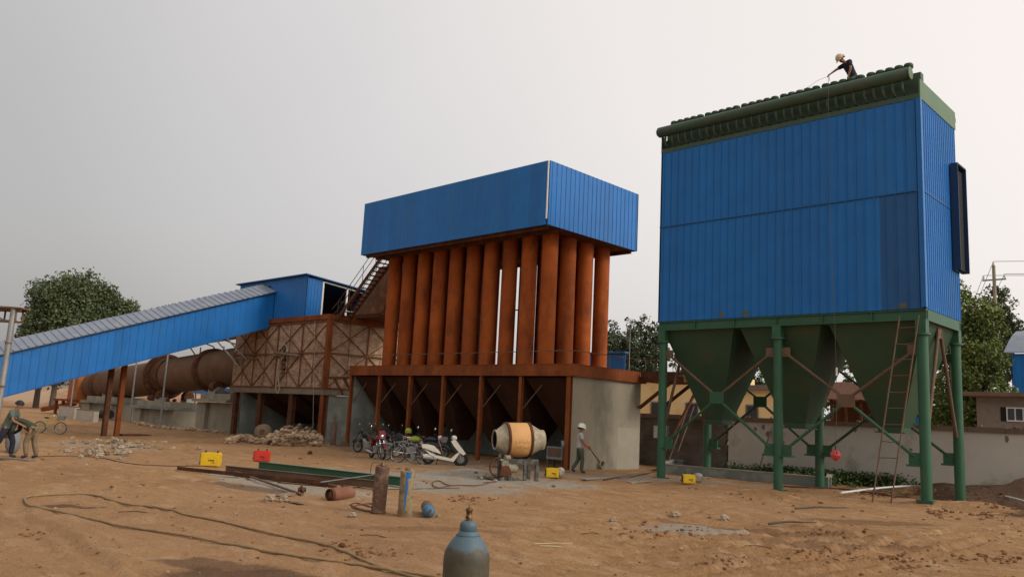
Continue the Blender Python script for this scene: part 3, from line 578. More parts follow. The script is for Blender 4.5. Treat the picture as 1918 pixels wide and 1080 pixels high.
def chamber_house():
    t = thing('feed_house', 'blue sheet metal house on top of the brick chamber with an open side', 'shed', (-45, 29, 7.08))
    part = lambda m, nm, mt, par=None: m.build(nm, mt, par or t)
    X0, X1, Y0, Z0 = -50.6, -42.38, 26.15, 7.1
    Y1 = 32; zf, zr = 9.66, 9.12
    part(MB().panel((-46.6, Y0, 6.9), (X1 + 46.6, 0, 0), (0, 0, zf - 6.9), (0, -1, 0), .2, .03, .02), 'cladding', BLUE)
    part(MB().panel((X0, Y0, 9.34), (4.0, 0, 0), (0, 0, zf - 9.34), (0, -1, 0), .2, .03, .02), 'cladding', BLUE)
    part(MB().panel((X0, Y0, 6.9), (1.0, 0, 0), (0, 0, 2.3), (0, -1, 0), .2, .03, .02), 'cladding', BLUE)
    part(MB().panel((X1, Y0, Z0), (0, 1.05, 0), (0, 0, 2.46), (1, 0, 0), .2, .03, .02), 'cladding', BLUE)
    part(MB().panel((X0, Y1, Z0), (0, Y0 - Y1, 0), (0, 0, 2.0), (-1, 0, 0), .2, .03, .02), 'cladding', BLUE); part(MB().panel((X1, Y1, Z0), (X0 - X1, 0, 0), (0, 0, 2.0), (0, 1, 0), .2, .03, .02), 'cladding', BLUE)
    part(MB().box(-47, -46.8, 27.5, 31.5, Z0, 9.1), 'inside_shade_sheet', DARK)  # near-black sheet added inside, the unlit interior is put into its colour
    for y in (27.25, 29.0): part(MB().box(X1 - .08, X1 + .02, y - .05, y + .05, Z0, zf - .1 - (y - Y0) * .095), 'door_post', WHITE)
    part(MB().bar((X1 + .01, 27.3, 9.42), (X1 + .01, 31, 9.07), .08), 'lintel', GREY); part(MB().bar((X1, 29.05, 7.85), (X1, 30.1, 7.85), .08), 'cross_rail', GREY)
    part(MB().hexa([(X0 - .2, Y0 - .25, zf + .02), (X1 + .2, Y0 - .25, zf + .02), (X1 + .2, Y1 + .2, zr), (X0 - .2, Y1 + .2, zr)], [(X0 - .2, Y0 - .25, zf + .08), (X1 + .2, Y0 - .25, zf + .08), (X1 + .2, Y1 + .2, zr + .06), (X0 - .2, Y1 + .2, zr + .06)]), 'roof', BLUE_DK)
    p = at(706, 575, y=33.2); part(MB().panel((p.x - 1.6, 33.2, 7.1), (3, 0, 0), (0, 0, p.z + .9 - 7.1), (0, -1, 0), .25, .03, .02), 'rear_cladding', BLUE)
chamber_house()

def gallery():
    t = thing('conveyor_gallery', 'long sloping blue conveyor gallery with pale sheet roof on two rusty posts', 'conveyor', (-47.5, 16, 0))
    part = lambda m, nm, mt, par=None: m.build(nm, mt, par or t)
    y0, y1, sl = 6.5, 26.1, .357; za = lambda y: 3.70 + sl * (y - 11.4)
    X0, X1 = -49.0, -46.0; H = 2.22; L = (0, y1 - y0, sl * (y1 - y0))
    part(MB().panel((X1, y0, za(y0) - H), L, (0, 0, H), (1, 0, 0), .42, .035, .018), 'side_cladding', BLUE)
    part(MB().panel((X0, y1, za(y1) - H), (0, y0 - y1, -L[2]), (0, 0, H), (-1, 0, 0), .42, .035, .018), 'side_cladding', BLUE)
    e = .22; part(MB().panel((X1 + e, y0, za(y0) - .02), L, (-1.5 - e, 0, .58), (.36, 0, .93), .36, .05, .045, .04), 'roof_sheet', BLUE_LT)
    part(MB().panel((X0 - e, y1, za(y1) - .02), (0, -L[1], -L[2]), (1.5 + e, 0, .58), (-.36, 0, .93), .42, .06, .04, .04), 'roof_sheet', BLUE_LT)
    part(MB().hexa([(X0 + .07, y0, za(y0) - H + .02), (X1 - .07, y0, za(y0) - H + .02), (X1 - .07, y1, za(y1) - H + .02), (X0 + .07, y1, za(y1) - H + .02)], [(X0 + .07, y0, za(y0) - H + .12), (X1 - .07, y0, za(y0) - H + .12), (X1 - .07, y1, za(y1) - H + .12), (X0 + .07, y1, za(y1) - H + .12)]), 'floor', BROWN)
    part(MB().bar((X1 + .05, y0, za(y0) - H), (X1 + .05, y1, za(y1) - H), .05, .06), 'edge_trim', BLUE_DK)
    for y in (17.45, 18.12): part(MB().box(-47.62, -47.36, y - .12, y + .12, -.6, za(y) - H + .01), 'leg', RUST_D if y < 18 else RUST)
    part(MB().box(-47.9, -47.1, 18.3, 19.9, -.22, -.06), 'footing', RUST_D)
    p = at(442, 640, x=-46.4)
    for a, b in (((408, 640), (452, 690)), ((425, 634), (462, 672))): part(MB().bar(at(*a, y=25.6), at(*b, y=25.6), .07), 'hanger', GREY)
gallery()

# ------------------------------------------------------------------ stair, inclined duct
def stair():
    t = thing('steel_stair', 'steep rusty steel stair climbing from the brick chamber to the blue box', 'stair', (-37.5, 26.3, 7.1))
    part = lambda m, nm, mt, par=None: m.build(nm, mt, par or t)
    a = Vector((-39.55, 0, 7.12)); b = Vector((-35.05, 0, 10.1)); a = at(634, 598, y=26.3); b = at(716, 484, y=26.3); a.y = b.y = 0
    for y in (26.2, 27.0): part(MB().bar(a + Vector((0, y, 0)), b + Vector((0, y, 0)), .05, .2), 'stringer', RUST_D)
    n = 15
    for i in range(1, n):
        p = a.lerp(b, i / n); part(MB().box(p.x - .12, p.x + .12, 26.23, 26.97, p.z - .015, p.z + .015), 'tread', RUST_D)
    up = Vector((0, 0, 1))
    for y in (26.16, 27.04):
        for h in (.5, .95): part(MB().tube([a + Vector((-.5, y, h - .35)), a + Vector((0, y, h)), b + Vector((-.3, y, h - .2))], .02, 6), 'handrail', BROWN)
        for s in (.02, .3, .6, .9): p = a.lerp(b, s) + Vector((0, y, 0)); part(MB().cyl(p, p + up * .95, .018, n=6), 'rail_post', BROWN)
stair()
def duct():
    t = thing('inclined_duct', 'broad rusty inclined duct between brick chamber and tube box', 'duct', (-38, 29, 7.1))
    y0, y1 = 27.6, 30.2
    a, b, c, d = at(652, 602, y=y0), at(722, 602, y=y0), at(728, 484, y=y0), at(712, 484, y=y0)
    MB().hexa([(a.x, y0, 7.1), (b.x - .6, y0, 7.1), (b.x - .6, y1, 7.1), (a.x, y1, 7.1)], [(d.x, y0, 9.95), (-34.9, y0, 9.95), (-34.9, y1, 9.95), (d.x, y1, 9.95)]).build('duct_shell', mat('duct_rust', (.19, .085, .04), (.13, .058, .028), .8, .85, c3=(.24, .11, .05), s3=2, bump=.1), t)
    MB().box(a.x - .08, b.x - .52, y0 - .08, y1 + .08, 7.09, 7.3).build('flange', RUST_D, t)
duct()

# ------------------------------------------------------------------ kiln
def kiln():
    t = thing('rotary_kiln', 'long rust brown rotary kiln drum with riding rings', 'kiln', (-66, 29, 0))
    part = lambda m, nm, mt, par=None: m.build(nm, mt, par or t)
    ax = lambda x: Vector((x, 29, 4.42 + .063 * (x + 56.5)))
    part(MB().lathe([(1.4, 0), (1.4, 32)], ax(-82), ax(-50) - ax(-82), 40), 'shell', mat('kiln_shell', (.155, .088, .052), (.115, .064, .038), .5, .85, c3=(.19, .11, .066), s3=.9, t3=(.5, .8), bump=.1, bscale=6, spec=.2))
    d = (ax(-50) - ax(-82)).normalized()
    for x, r, w in ((-59, 1.62, .5), (-79.5, 1.6, .5), (-67.2, 1.85, .35)):
        part(MB().lathe([(1.38, 0), (r, 0), (r, w), (1.38, w)], ax(x) - d * w / 2, d, 40, False, False), 'riding_ring' if r < 1.8 else 'girth_gear', RUST_D)
    part(MB().lathe([(1.5, 0), (1.5, 1.1)], ax(-66.7), d, 40), 'gear_guard', RUST_D)
    part(MB().box(-84.4, -82.02, 27.3, 30.7, 1.1, 4.25), 'end_hood', mat('hood_rust', (.36, .12, .03), (.27, .085, .022), 1.2, .85, bump=.1))
    m = MB()
    for x in (-87.5, -85.6, -83.4):
        for y in (27.4, 30.4): m.box(x - .12, x + .12, y - .12, y + .12, -.4, 1.3)
    m.box(-88, -82, 27.2, 30.6, 1.3, 1.48).bar((-92, 27.6, .3), (-83, 27.6, 1.15), .3, .4)
    part(m, 'hood_stand', RUST)
kiln()
def piers():
    M = [('thick stepped concrete pier under the kiln end next to the brick chamber', -57.6, -52.4, 2.5), ('mossy concrete pier under the gear in the middle of the kiln', -68.6, -61.6, 1.75), ('whitish concrete pier under the kiln by its orange hood', -79.8, -72.5, 1.9)]
    for k, (lb, x0, x1, h) in enumerate(M):
        t = thing('kiln_pier', lb, 'concrete pier', ((x0 + x1) / 2, 29, 0), group='piers under the kiln')
        MB().box(x0 + .5, x1, 27.5, 30.6, -.5, h - .62).box(x0 + .3, x0 + 1.6, 27.2, 30.8, -.5, h - .63).build('pier_body', CONC, t)
        MB().box(x0, x1, 26.9, 31, h - .6, h - .4).build('cap_slab', CONC_D if k else CONC, t)
        MB().box(x0 + .5, x1 - .3, 27.3, 30.7, h - .398, h).build('plinth', CONC, t)
        xc = (x0 + x1) / 2 - (1.2 if k == 0 else 0)
        for s in (-1, 1):
            r = MB().cyl((xc - .3, 29 + s * 1.05, h + .45), (xc + .3, 29 + s * 1.05, h + .45), .42, n=20).build('support_roller', RUST_D, t)
            MB().box(xc - .55, xc + .55, 29 + s * 1.05 - .3, 29 + s * 1.05 + .3, h + .002, h + .3).build('bearing', GREY, r)
        m = MB(); R = random.Random(k)
        for i in range(5): m.rock((x0 + 1.2 + R.random() * (x1 - x0 - 2), 27.8 + R.random(), h + .12), .22, R)
        m.cyl((x0 + 1.2, 28, h + .25), (x0 + 2.1, 28, h + .25), .24, n=14)
        m.build('drive_motor', GREY if k == 0 else RUST_D, t)
piers()
def canopy():
    t = thing('kiln_canopy', 'low dark sheet canopy on curved ribs over the kiln', 'canopy', (-60, 29, 0))
    m = MB().hexa([(-66, 27.3, 6.2), (-53, 27.3, 6.75), (-53, 31, 7.1), (-66, 31, 6.55)], [(-66, 27.3, 6.25), (-53, 27.3, 6.8), (-53, 31, 7.15), (-66, 31, 6.6)]); m.build('roof', mat('canopy_sheet', (.10, .105, .09), (.07, .075, .065), 1, .8), t)
    for x in (-65.5, -61.5, -57.5, -53.5):
        m = MB(); m.tube([(x, 30.9, -.3), (x, 30.9, 6.3)], .06, 6); m.tube([(x, 30.9, 5.2), (x, 30, 6.2), (x, 28.8, 6.5), (x, 27.4, 6.28 + (x + 66) * .04)], .05, 6); m.build('rib', BROWN, t)
canopy()
for (a, b, lb) in (((300, 792), (317, 664), 'thin grey pole standing in front of the kiln gear, nearer the brick chamber'), ((243, 786), (258, 676), 'thin grey pole standing by the kiln, nearer the rusty gallery posts'), ((133, 755), (137, 708), 'short thin grey pole by the orange kiln hood')):
    p = at(*a, y=25.5); q = at(*b, y=25.5)
    t = thing('steel_pole', lb, 'pole', (p.x, 25.5, 0), group='thin poles along the kiln')
    MB().cyl((p.x, 25.5, -.5), (p.x, 25.5, q.z), .065, n=10).build('pole_tube', GREY, t); MB().cyl((p.x, 25.5, q.z), (p.x, 25.5, q.z + .05), .1, n=10).build('pole_cap', GREY, t)
# ------------------------------------------------------------------ boundary wall and buildings behind
def boundary():
    t = thing('boundary_wall', 'pale plastered boundary wall with brown coping and an unplastered dark brick stretch', 'wall', (-10, 33.1, 0))
    part = lambda m, nm, mt, par=None: m.build(nm, mt, par or t)
    xs = -18.35
    part(MB().box(xs, 12, 33, 33.24, -.6, 2.22), 'plastered_wall', PLAST)
    m = MB(); R = random.Random(5); z = -.6
    m.box(-24, xs - .25, 33.02, 33.24, -.6, 2.22)
    for i in range(30):
        m.box(xs - .249, xs - .02 - R.random() * .16, 33.02, 33.24, z, z + .094); z += .094
    part(m, 'brick_wall', BRICK_G)
    m = MB(); x = -24
    while x < 12:
        w = 1.2 + R.random(); h = .16 + R.random() * .03
        m.box(x, x + w - .012, 32.93, 33.31, 2.222, 2.222 + h); x += w
    part(m, 'coping', COPING)
    m = MB()
    for _ in range(26):
        x = -18 + R.random() * 18; m.rock((x, 33.1, 2.42), .06 + R.random() * .06, R)
    part(m, 'loose_rubble', COPING)
    m = MB()
    for (px, py) in ((1430, 800), (1438, 812), (1465, 828), (1600, 804), (1706, 842), (1885, 822), (1415, 802)):
        p = at(px, py, y=32.995); q = [(p.x + .09 * math.cos(a) * (.5 + R.random()), 32.994, p.z + .12 * math.sin(a) * (.4 + R.random())) for a in [i * 1.05 for i in range(6)]]; m.face(list(reversed(q)))
    part(m, 'plaster_damage', HUTW)
boundary()
def meter():
    p, q = at(1225, 795, y=32.85), at(1250, 822, y=32.85)
    t = thing('meter_box', 'pale grey electric box on the dark brick wall behind the nearest green column', 'electric box', ((p.x + q.x) / 2, 32.9, q.z))
    MB().box(p.x, q.x, 32.8, 33.01, q.z, p.z).build('box_body', GREY, t); MB().box(p.x + .03, q.x - .03, 32.785, 32.799, q.z + .04, p.z - .04).build('box_door', WHITE, t)
meter()
def cream_house():
    t = thing('cream_house', 'cream yellow flat roofed house behind the boundary wall', 'house', (-27, 48, 0))
    part = lambda m, nm, mt, par=None: m.build(nm, mt, par or t)
    part(MB().box(-33, -26.66, 45, 51, -.3, 4.7), 'wall', CREAM); part(MB().box(-26.658, -22.5, 45.8, 51, -.3, 4.2), 'wall', CREAM)
    part(MB().box(-33.2, -28.7, 44.8, 51.2, 4.702, 5.1).box(-26.6, -22.2, 45.5, 51.2, 4.202, 4.5), 'parapet', HUTW)
    part(MB().box(-28.66, -26.5, 44.75, 51.1, 4.702, 5.15), 'parapet_block', CREAM)
    for x0, x1, y in ((-30.6, -29.2, 45), (-28.0, -27.1, 45), (-25.6, -24.9, 45.8), (-24.3, -23.5, 45.8)):
        f = part(MB().box(x0, x1, y - .04, y - .001, 1.9, 3.35), 'window', GREY); part(MB().box(x0 + .08, x1 - .08, y - .06, y - .041, 2.0, 3.25), 'pane', GLASS, f)
        part(sum_bars(x0, x1, y - .085, 1.95, 3.3), 'bars', BROWN, f)
def sum_bars(x0, x1, y, z0, z1):
    m = MB(); n = max(3, int((x1 - x0) / .16))
    for i in range(n + 1): m.cyl((x0 + (x1 - x0) * i / n, y, z0), (x0 + (x1 - x0) * i / n, y, z1), .012, n=5)
    return m
cream_house()
def tiled_kiosk():
    t = thing('tiled_shed', 'brown open shed with a rounded pinkish tiled roof behind the wall', 'shed', (-20.2, 51, 0))
    part = lambda m, nm, mt, par=None: m.build(nm, mt, par or t)
    a, b = at(1530, 745, y=50), at(1640, 745, y=50); zt = at(1585, 720, y=50).z; z0 = a.z; w = (b.x - a.x) / 2; cx = (a.x + b.x) / 2
    prof = [(-w - .2, z0 - .05)] + [(w * math.cos(math.pi - math.pi * i / 12) * 1.0, z0 + (zt - z0 + .15) * math.sin(math.pi * i / 12) ** .8) for i in range(1, 12)] + [(w + .2, z0 - .05)]
    part(MB().prism([(cx + x, z) for x, z in prof], 49.6, 53), 'roof', mat('pink_tile', (.36, .22, .17), (.28, .165, .125), 5, .9, bump=.4, bscale=14))
    m = MB()
    for i in range(5): x = cx - w + 2 * w * i / 4; m.box(x - .07, x + .07, 50, 50.14, -.3, z0 - .06)
    part(m, 'post', RUST_D); sb = mat('shed_boards', (.16, .06, .035), (.10, .04, .025), 3, .9, stretch=(1, 1, .1)); part(MB().box(cx - w, cx + w, 50.15, 50.25, -.3, 2.6), 'low_wall', sb); part(MB().box(cx - w, cx + w, 52.5, 52.6, -.3, z0 - .06), 'back_wall', sb)
tiled_kiosk()
def hut():
    p, q = at(1828, 735, d=40), at(1828, 800, d=40); y0 = p.y
    t = thing('brick_hut', 'small brown brick hut with flat concrete roof slab behind the wall', 'hut', (p.x + 2, y0 + 2, 0))
    part = lambda m, nm, mt, par=None: m.build(nm, mt, par or t)
    zt = at(1850, 742, y=y0).z
    part(MB().box(p.x, p.x + 6, y0, y0 + 4, -.3, zt), 'wall', HUTW); part(MB().box(p.x - .5, p.x + 6.4, y0 - .5, y0 + 4.4, zt + .002, zt + .2), 'roof_slab', COPING)
    a, b = at(1885, 762, y=y0), at(1935, 790, y=y0)
    f = part(MB().box(a.x, b.x, y0 - .05, y0 - .002, b.z, a.z), 'window', WHITE); n = 3
    for i in range(n): part(MB().box(a.x + .06 + (b.x - a.x - .06) * i / n, a.x + (b.x - a.x - .06) * (i + 1) / n, y0 - .065, y0 - .051, b.z + .06, a.z - .06), 'pane', GLASS, f)
    part(MB().box(a.x - .25, a.x - .02, y0 - .03, y0 - .002, b.z, a.z), 'dark_gap', DARK)
hut()
def far_shed():
    p = at(1893, 660, d=62); y0 = p.y; zt = at(1905, 662, y=y0).z; zr = zt + 1.9
    t = thing('blue_warehouse', 'blue warehouse with pale curved roof far behind the brick hut', 'warehouse', (p.x + 6, y0 + 5, 0))
    MB().panel((p.x, y0, -.3), (14, 0, 0), (0, 0, zt + .3), (0, -1, 0), .5, .06, .04).build('wall', BLUE, t); MB().panel((p.x, y0 + 10, -.3), (0, -10, 0), (0, 0, zt + .3), (-1, 0, 0), .5, .06, .04).build('wall', BLUE, t)
    rows = [[Vector((x, y0 - .3 + 11 * i / 8, zt + .02 + zr * .0 + 2.2 * math.sin(math.pi * i / 8))) for x in (p.x - .4, p.x + 14)] for i in range(9)]
    m = MB()
    for i in range(8): m.hexa([rows[i][0], rows[i][1], rows[i + 1][1], rows[i + 1][0]], [v + Vector((0, 0, .08)) for v in (rows[i][0], rows[i][1], rows[i + 1][1], rows[i + 1][0])])
    m.build('roof', BLUE_LT, t)
    p = at(1700, 800, d=60)
    t = thing('low_blue_shed', 'low bright blue shed glimpsed under the tree above the wall', 'shed', (p.x, p.y, 0))
    a, b = at(1690, 780, y=60), at(1840, 780, y=60)
    MB().panel((a.x, 60, -.3), (b.x - a.x, 0, 0), (0, 0, at(1780, 778, y=60).z + .3), (0, -1, 0), .4, .05, .03).build('wall', mat('bright_blue', (.03, .25, .55), (.025, .2, .45), 1, .5), t)
    zz = at(1780, 778, y=60).z; MB().box(a.x - .3, b.x + .3, 59.8, 64, zz + .002, zz + .12).build('roof', BLUE_LT, t)
    # blue sheets seen beyond the cooler deck
    a, b = at(1138, 662, y=48), at(1170, 700, y=48)
    t = thing('far_blue_shed', 'dark blue sheet shed seen over the cooler deck beside the last tube', 'shed', (a.x, 50, 0))
    MB().panel((a.x - 3, 48, -.3), (b.x - a.x + 3, 0, 0), (0, 0, a.z + .3), (0, -1, 0), .35, .06, .03).build('wall', BLUE_DK, t); MB().box(a.x - 3.2, b.x + .1, 47.8, 48.3, a.z + .002, a.z + .12).build('roof', BLUE_DK, t)
    # low walls and sheds far behind the kiln
    for (pa, pb, lb, y, mt) in (((86, 745), (176, 722), 'long tan wall far behind the orange kiln hood', 60, PLAST), ((180, 745), (440, 728), 'low blue shed far behind the kiln', 75, BLUE)):
        p, q = at(*pa, y=y), at(*pb, y=y)
        t = thing('far_wall' if mt is PLAST else 'distant_blue_shed', lb, 'wall' if mt is PLAST else 'shed', ((p.x + q.x) / 2, y, 0)); MB().box(min(p.x, q.x), max(p.x, q.x), y, y + .6, -.5, q.z).build('wall_panel', mt, t); MB().box(min(p.x, q.x) - .1, max(p.x, q.x) + .1, y - .1, y + .7, q.z + .002, q.z + .15).build('coping', COPING if mt is PLAST else BLUE_LT, t)
far_shed()
def power():
    p, q = at(1861, 497, d=70), at(1866, 590, d=70)
    t = thing('utility_pole', 'tall concrete utility pole with insulators rising behind the leafy tree', 'utility pole', (p.x, p.y, 0))
    MB().cyl((p.x, p.y, -.5), (p.x, p.y, p.z), .2, .13, n=10).build('pole_shaft', CONC, t)
    MB().box(p.x - .9, p.x + .9, p.y - .06, p.y + .06, p.z - 1.3, p.z - 1.18).build('crossarm', GREY, t)
    for k, (dx, z) in enumerate(((0, p.z), (-.8, p.z - 1.15), (.8, p.z - 1.15))):
        MB().lathe([(.05, 0), (.11, .1), (.05, .16), (.1, .26), (.04, .36)], (p.x + dx, p.y, z), n=8).build('insulator', WHITE, t)
        w = [(p.x + dx + s * 38 * (i / 8), p.y + s * 30 * (i / 8) * .3, z + .35 - 2.4 * (i / 8) * (1 - i / 8) + .4 * i / 8) for s in (1,) for i in range(9)]
        w = [(p.x + dx - 6 * (i / 3), p.y + 18 * (i / 3), z + .35 - .9 * i / 3) for i in (3, 2, 1)] + w
        o = MB().tube(w, .022, 5).build('power_line', BLACK); props(o, ('topmost wire', 'lower wire on the near side', 'lower wire on the far side')[k] + ' strung from the concrete pole', 'cable', 'overhead wires')
power()

# ------------------------------------------------------------------ trees
def tree(name, label, base, height, lobes, nleaf, ls, lm, trunk_r, group=None, seed=1, gap=.35, clump=1.0):
    """lobes: list of (dx, dy, z, rx, ry, rz) ellipsoids filled with leaf clumps"""
    R = random.Random(seed); t = thing(name, label, 'tree', base, group=group)
    bx, by, bz = base; m = MB(); fork = min(l[2] - l[5] * .6 for l in lobes); fork = max(1.0, fork)
    m.tube([(bx, by, bz - .4), (bx + .05, by, bz + fork * .5), (bx, by + .05, bz + fork)], [trunk_r * 1.15, trunk_r * .9, trunk_r * .75], 9)
    for l in lobes:
        for _ in range(3):
            e = Vector((bx + l[0] + (R.random() - .5) * l[3], by + l[1] + (R.random() - .5) * l[4], bz + l[2] + (R.random() - .3) * l[5])); s = Vector((bx, by, bz + fork * (.7 + .3 * R.random()))); mid = s.lerp(e, .5) + Vector((0, 0, .3))
            m.tube([s, mid, e], [trunk_r * .45, trunk_r * .28, trunk_r * .08], 6)
    m.build('trunk', BARK, t)
    vol = [l[3] * l[4] * l[5] for l in lobes]; tot = sum(vol); c = MB(); V, F = [], []
    per = 26
    for l, vv in zip(lobes, vol):
        nc = max(6, int(nleaf * vv / tot / per))
        for _ in range(nc):
            while True:
                d = Vector((R.uniform(-1, 1), R.uniform(-1, 1), R.uniform(-1, 1)))
                q = d.length
                if q < 1e-3 or q > 1: continue
                if noise.noise(d * 2.1 + Vector((seed * 3.1, l[2], l[0]))) < gap - .62: continue
                if R.random() < q ** 1.2 + .1: break
            cc = Vector((bx + l[0] + d.x * l[3], by + l[1] + d.y * l[4], bz + l[2] + d.z * l[5])); cr_ = clump * (.5 + .7 * R.random()) * .55
            for _k in range(per):
                g_ = Vector((R.gauss(0, 1), R.gauss(0, 1), R.gauss(0, .8))); g_ *= min(1, 1.5 / max(.01, g_.length)); o = g_ * cr_ * .55; p = cc + o
                nn = (Vector((R.gauss(0, 1), R.gauss(0, 1), R.gauss(.5, 1)))).normalized(); a = nn.orthogonal().normalized(); a.rotate(Matrix.Rotation(R.random() * 6.28, 3, nn)); b = nn.cross(a)
                s = ls * (.6 + .8 * R.random()); n0 = len(V)
                V += [p - a * s * .5, p + b * s * .36, p + a * s * .5 + nn * s * .1, p - b * s * .36]; F.append((n0, n0 + 1, n0 + 2, n0 + 3))
    c.v = [tuple(x) for x in V]; c.f = F; c.sm = [False] * len(F)
    c.build('crown', lm, t)
    return t
def ground_at(px, py, d): p = at(px, py, d=d); return (p.x, p.y, 0)
# clump beyond the conveyor
b = at(118, 600, d=100)
for k, (px, top, wid, lb) in enumerate(((112, 500, 4.9, 'big round dense tree rising behind the conveyor roof, the tallest of its clump'), (168, 528, 3.4, 'middle tree of the clump behind the conveyor roof, stepping down'), (222, 566, 1.9, 'small low tree at the end of the clump behind the conveyor roof'), (82, 556, 2.7, 'lower tree at the mast side of the clump behind the conveyor roof'))):
    d = 100 + k * 2; p = at(px, 650, d=d); zt = at(px, top, d=d).z; h = zt
    lob = [(0, 0, zt - wid * 1.0, wid * .80, wid * .85, wid * .85), (wid * .35, 0, zt - wid * 1.6, wid * .85, wid * .9, wid * .9), (-wid * .35, .3, zt - wid * 1.9, wid * .8, wid * .9, wid), (0, 0, max(6.5, zt - wid * 2.4), wid * .95, wid * .9, wid * .6)]
    Rb = random.Random(90 + k)
    for (l0, l1, l2, l3, l4, l5) in list(lob[:3]):
        for _q in range(9):
            a_ = Rb.uniform(-.3, math.pi + .3); b_ = Rb.uniform(-.7, .7); s_ = wid * Rb.uniform(.16, .30); lob.append((l0 + l3 * .92 * math.cos(a_) * math.cos(b_), l1 + l4 * .9 * math.sin(b_), l2 + l5 * .92 * math.sin(a_) * math.cos(b_), s_, s_, s_ * 1.5))
    tree('broadleaf_tree', lb, (p.x, p.y, 0), h, lob, (52000, 30000, 13000, 26000)[k], .33, LEAF_FAR, .35, 'trees behind the conveyor', 20 + k, .10, 2.2)
for k, (px, top, wid, lb) in enumerate(((1133, 596, 1.5, 'poplar partly hidden behind the last cooling tube'), (1152, 600, 1.5, 'bushy poplar just clear of the cooling tubes'), (1178, 588, 1.35, 'poplar behind the white rail post on the cooler deck'), (1205, 586, 1.5, 'open gappy poplar midway between cooler and filter house'), (1229, 600, 1.4, 'poplar beside the filter house edge'))):
    d = 92 + (k % 2) * 5; p = at(px, 690, d=d); zt = at(px, top, d=d).z
    lob = [(0, 0, zt - 1.6, wid * .5, wid * .5, 1.7), (wid * .25, 0, zt - 3.6, wid * .85, wid * .8, 2.0), (-wid * .3, 0, zt - 5.4, wid * .9, wid * .8, 2.2), (.1, 0, zt - 8.2, wid * 1.05, wid, 2.6), (0, 0, zt - 11.5, wid, wid, 2.4)]
    tree('poplar_tree', lb, (p.x, p.y, 0), zt, lob, 7000, .30, LEAF_POP, .22, 'poplars beyond the cooler', 40 + k, .30, 1.2)
p = at(1835, 700, d=44); zt = at(1815, 512, d=44).z; s = .0288
lob = [(-1.1, 0, zt - 1.0, .7, .9, 1.0), (-.1, 0, zt - 2.1, 1.2, 1.3, 1.0), (.45, .2, zt - 2.7, .75, 1.0, .9), (-.8, .2, zt - 2.9, 1.2, 1.4, 1.3), (.2, -.2, zt - 4.2, 1.2, 1.5, 1.3), (-.7, 0, zt - 4.9, 1.4, 1.5, 1.4), (.3, 0, zt - 5.9, 1.15, 1.4, 1.1), (-1.6, .4, zt - 6.8, 1.3, 1.4, 1.4), (-.4, .3, zt - 7.4, 1.3, 1.3, 1.1)]
tree('leafy_tree', 'bright leafy poplar close behind the blue filter house and the brick hut', (p.x, p.y, 0), zt, lob, 21000, .17, LEAF_NEAR, .2, None, 61, .36, .8)
p = at(1872, 640, d=80); zt = at(1870, 528, d=80).z
lob = [(-.2, 0, zt - 1.2, 1.0, 1.0, 1.2), (.5, 0, zt - 2.8, 1.2, 1.2, 1.3), (1.5, 0, zt - 4.6, .9, 1.2, .8), (0, 0, zt - 5, 1.6, 1.4, 1.8), (0, 0, zt - 8, 1.7, 1.5, 2)]
tree('broadleaf_tree', 'darker tree standing behind the utility pole near the warehouse', (p.x, p.y, 0), zt, lob, 9000, .24, LEAF_FAR, .2, None, 62, .25, .9)
for k, (px, top, d, w, lb) in enumerate(((1580, 668, 62, 1.9, 'dark tree peeping between hoppers above the tiled shed'), (1416, 690, 60, 1.2, 'small tree top peeping over the cream house roof'), (1270, 660, 66, 2.0, 'dark tree behind the cream house at the column by the cooler'), (1750, 640, 52, 2.0, 'shady tree behind the filter house between its two end columns'))):
    p = at(px, 720, d=d); zt = at(px, top, d=d).z
    lob = [(0, 0, zt - w * .8, w * .8, w * .8, w * .8), (w * .4, 0, zt - w * 1.7, w, w, w), (-w * .5, 0, zt - w * 2, w, w, w), (0, 0, max(1.5, zt - w * 3), w, w, w)]
    tree('broadleaf_tree', lb, (p.x, p.y, 0), zt, lob, 2600, .28, LEAF_FAR if k < 3 else LEAF_NEAR, .18, 'trees behind the boundary wall', 70 + k, .25, .9)
def weeds():
    R = random.Random(11); V, F = [], []
    def leaf(p, s):
        nn = Vector((R.gauss(0, .7), R.gauss(0, .7), 1)).normalized(); a = nn.orthogonal().normalized(); a.rotate(Matrix.Rotation(R.random() * 6.28, 3, nn)); b = nn.cross(a); n0 = len(V)
        V.extend([p - a * s * .5, p + b * s * .4, p + a * s * .5 - Vector((0, 0, s * .2)), p - b * s * .4]); F.append((n0, n0 + 1, n0 + 2, n0 + 3))
    for _ in range(520):
        px = R.uniform(1475, 1760); top = 884 - 14 * math.exp(-((px - 1520) / 30) ** 2) - 16 * math.exp(-((px - 1640) / 45) ** 2)
        py = R.uniform(top + 8, 912 + 4 * math.sin(px)); p = G(px, py)
        if p.y > 32.7: p.y = 32.7 - R.random() * .6
        if p.y < 30: continue
        h = .15 + .38 * R.random()
        for _k in range(22): leaf(Vector((p.x + R.gauss(0, .13), p.y + R.gauss(0, .13), gz(p.x, p.y) + h * R.random() + .03)), .06 + .07 * R.random())
    m = MB(); m.v = [tuple(v) for v in V]; m.f = F; m.sm = [False] * len(F); o = m.build('weeds', WEED); props(o, 'low green weeds creeping along the foot of the plastered wall', 'weeds', kind='stuff')
weeds()
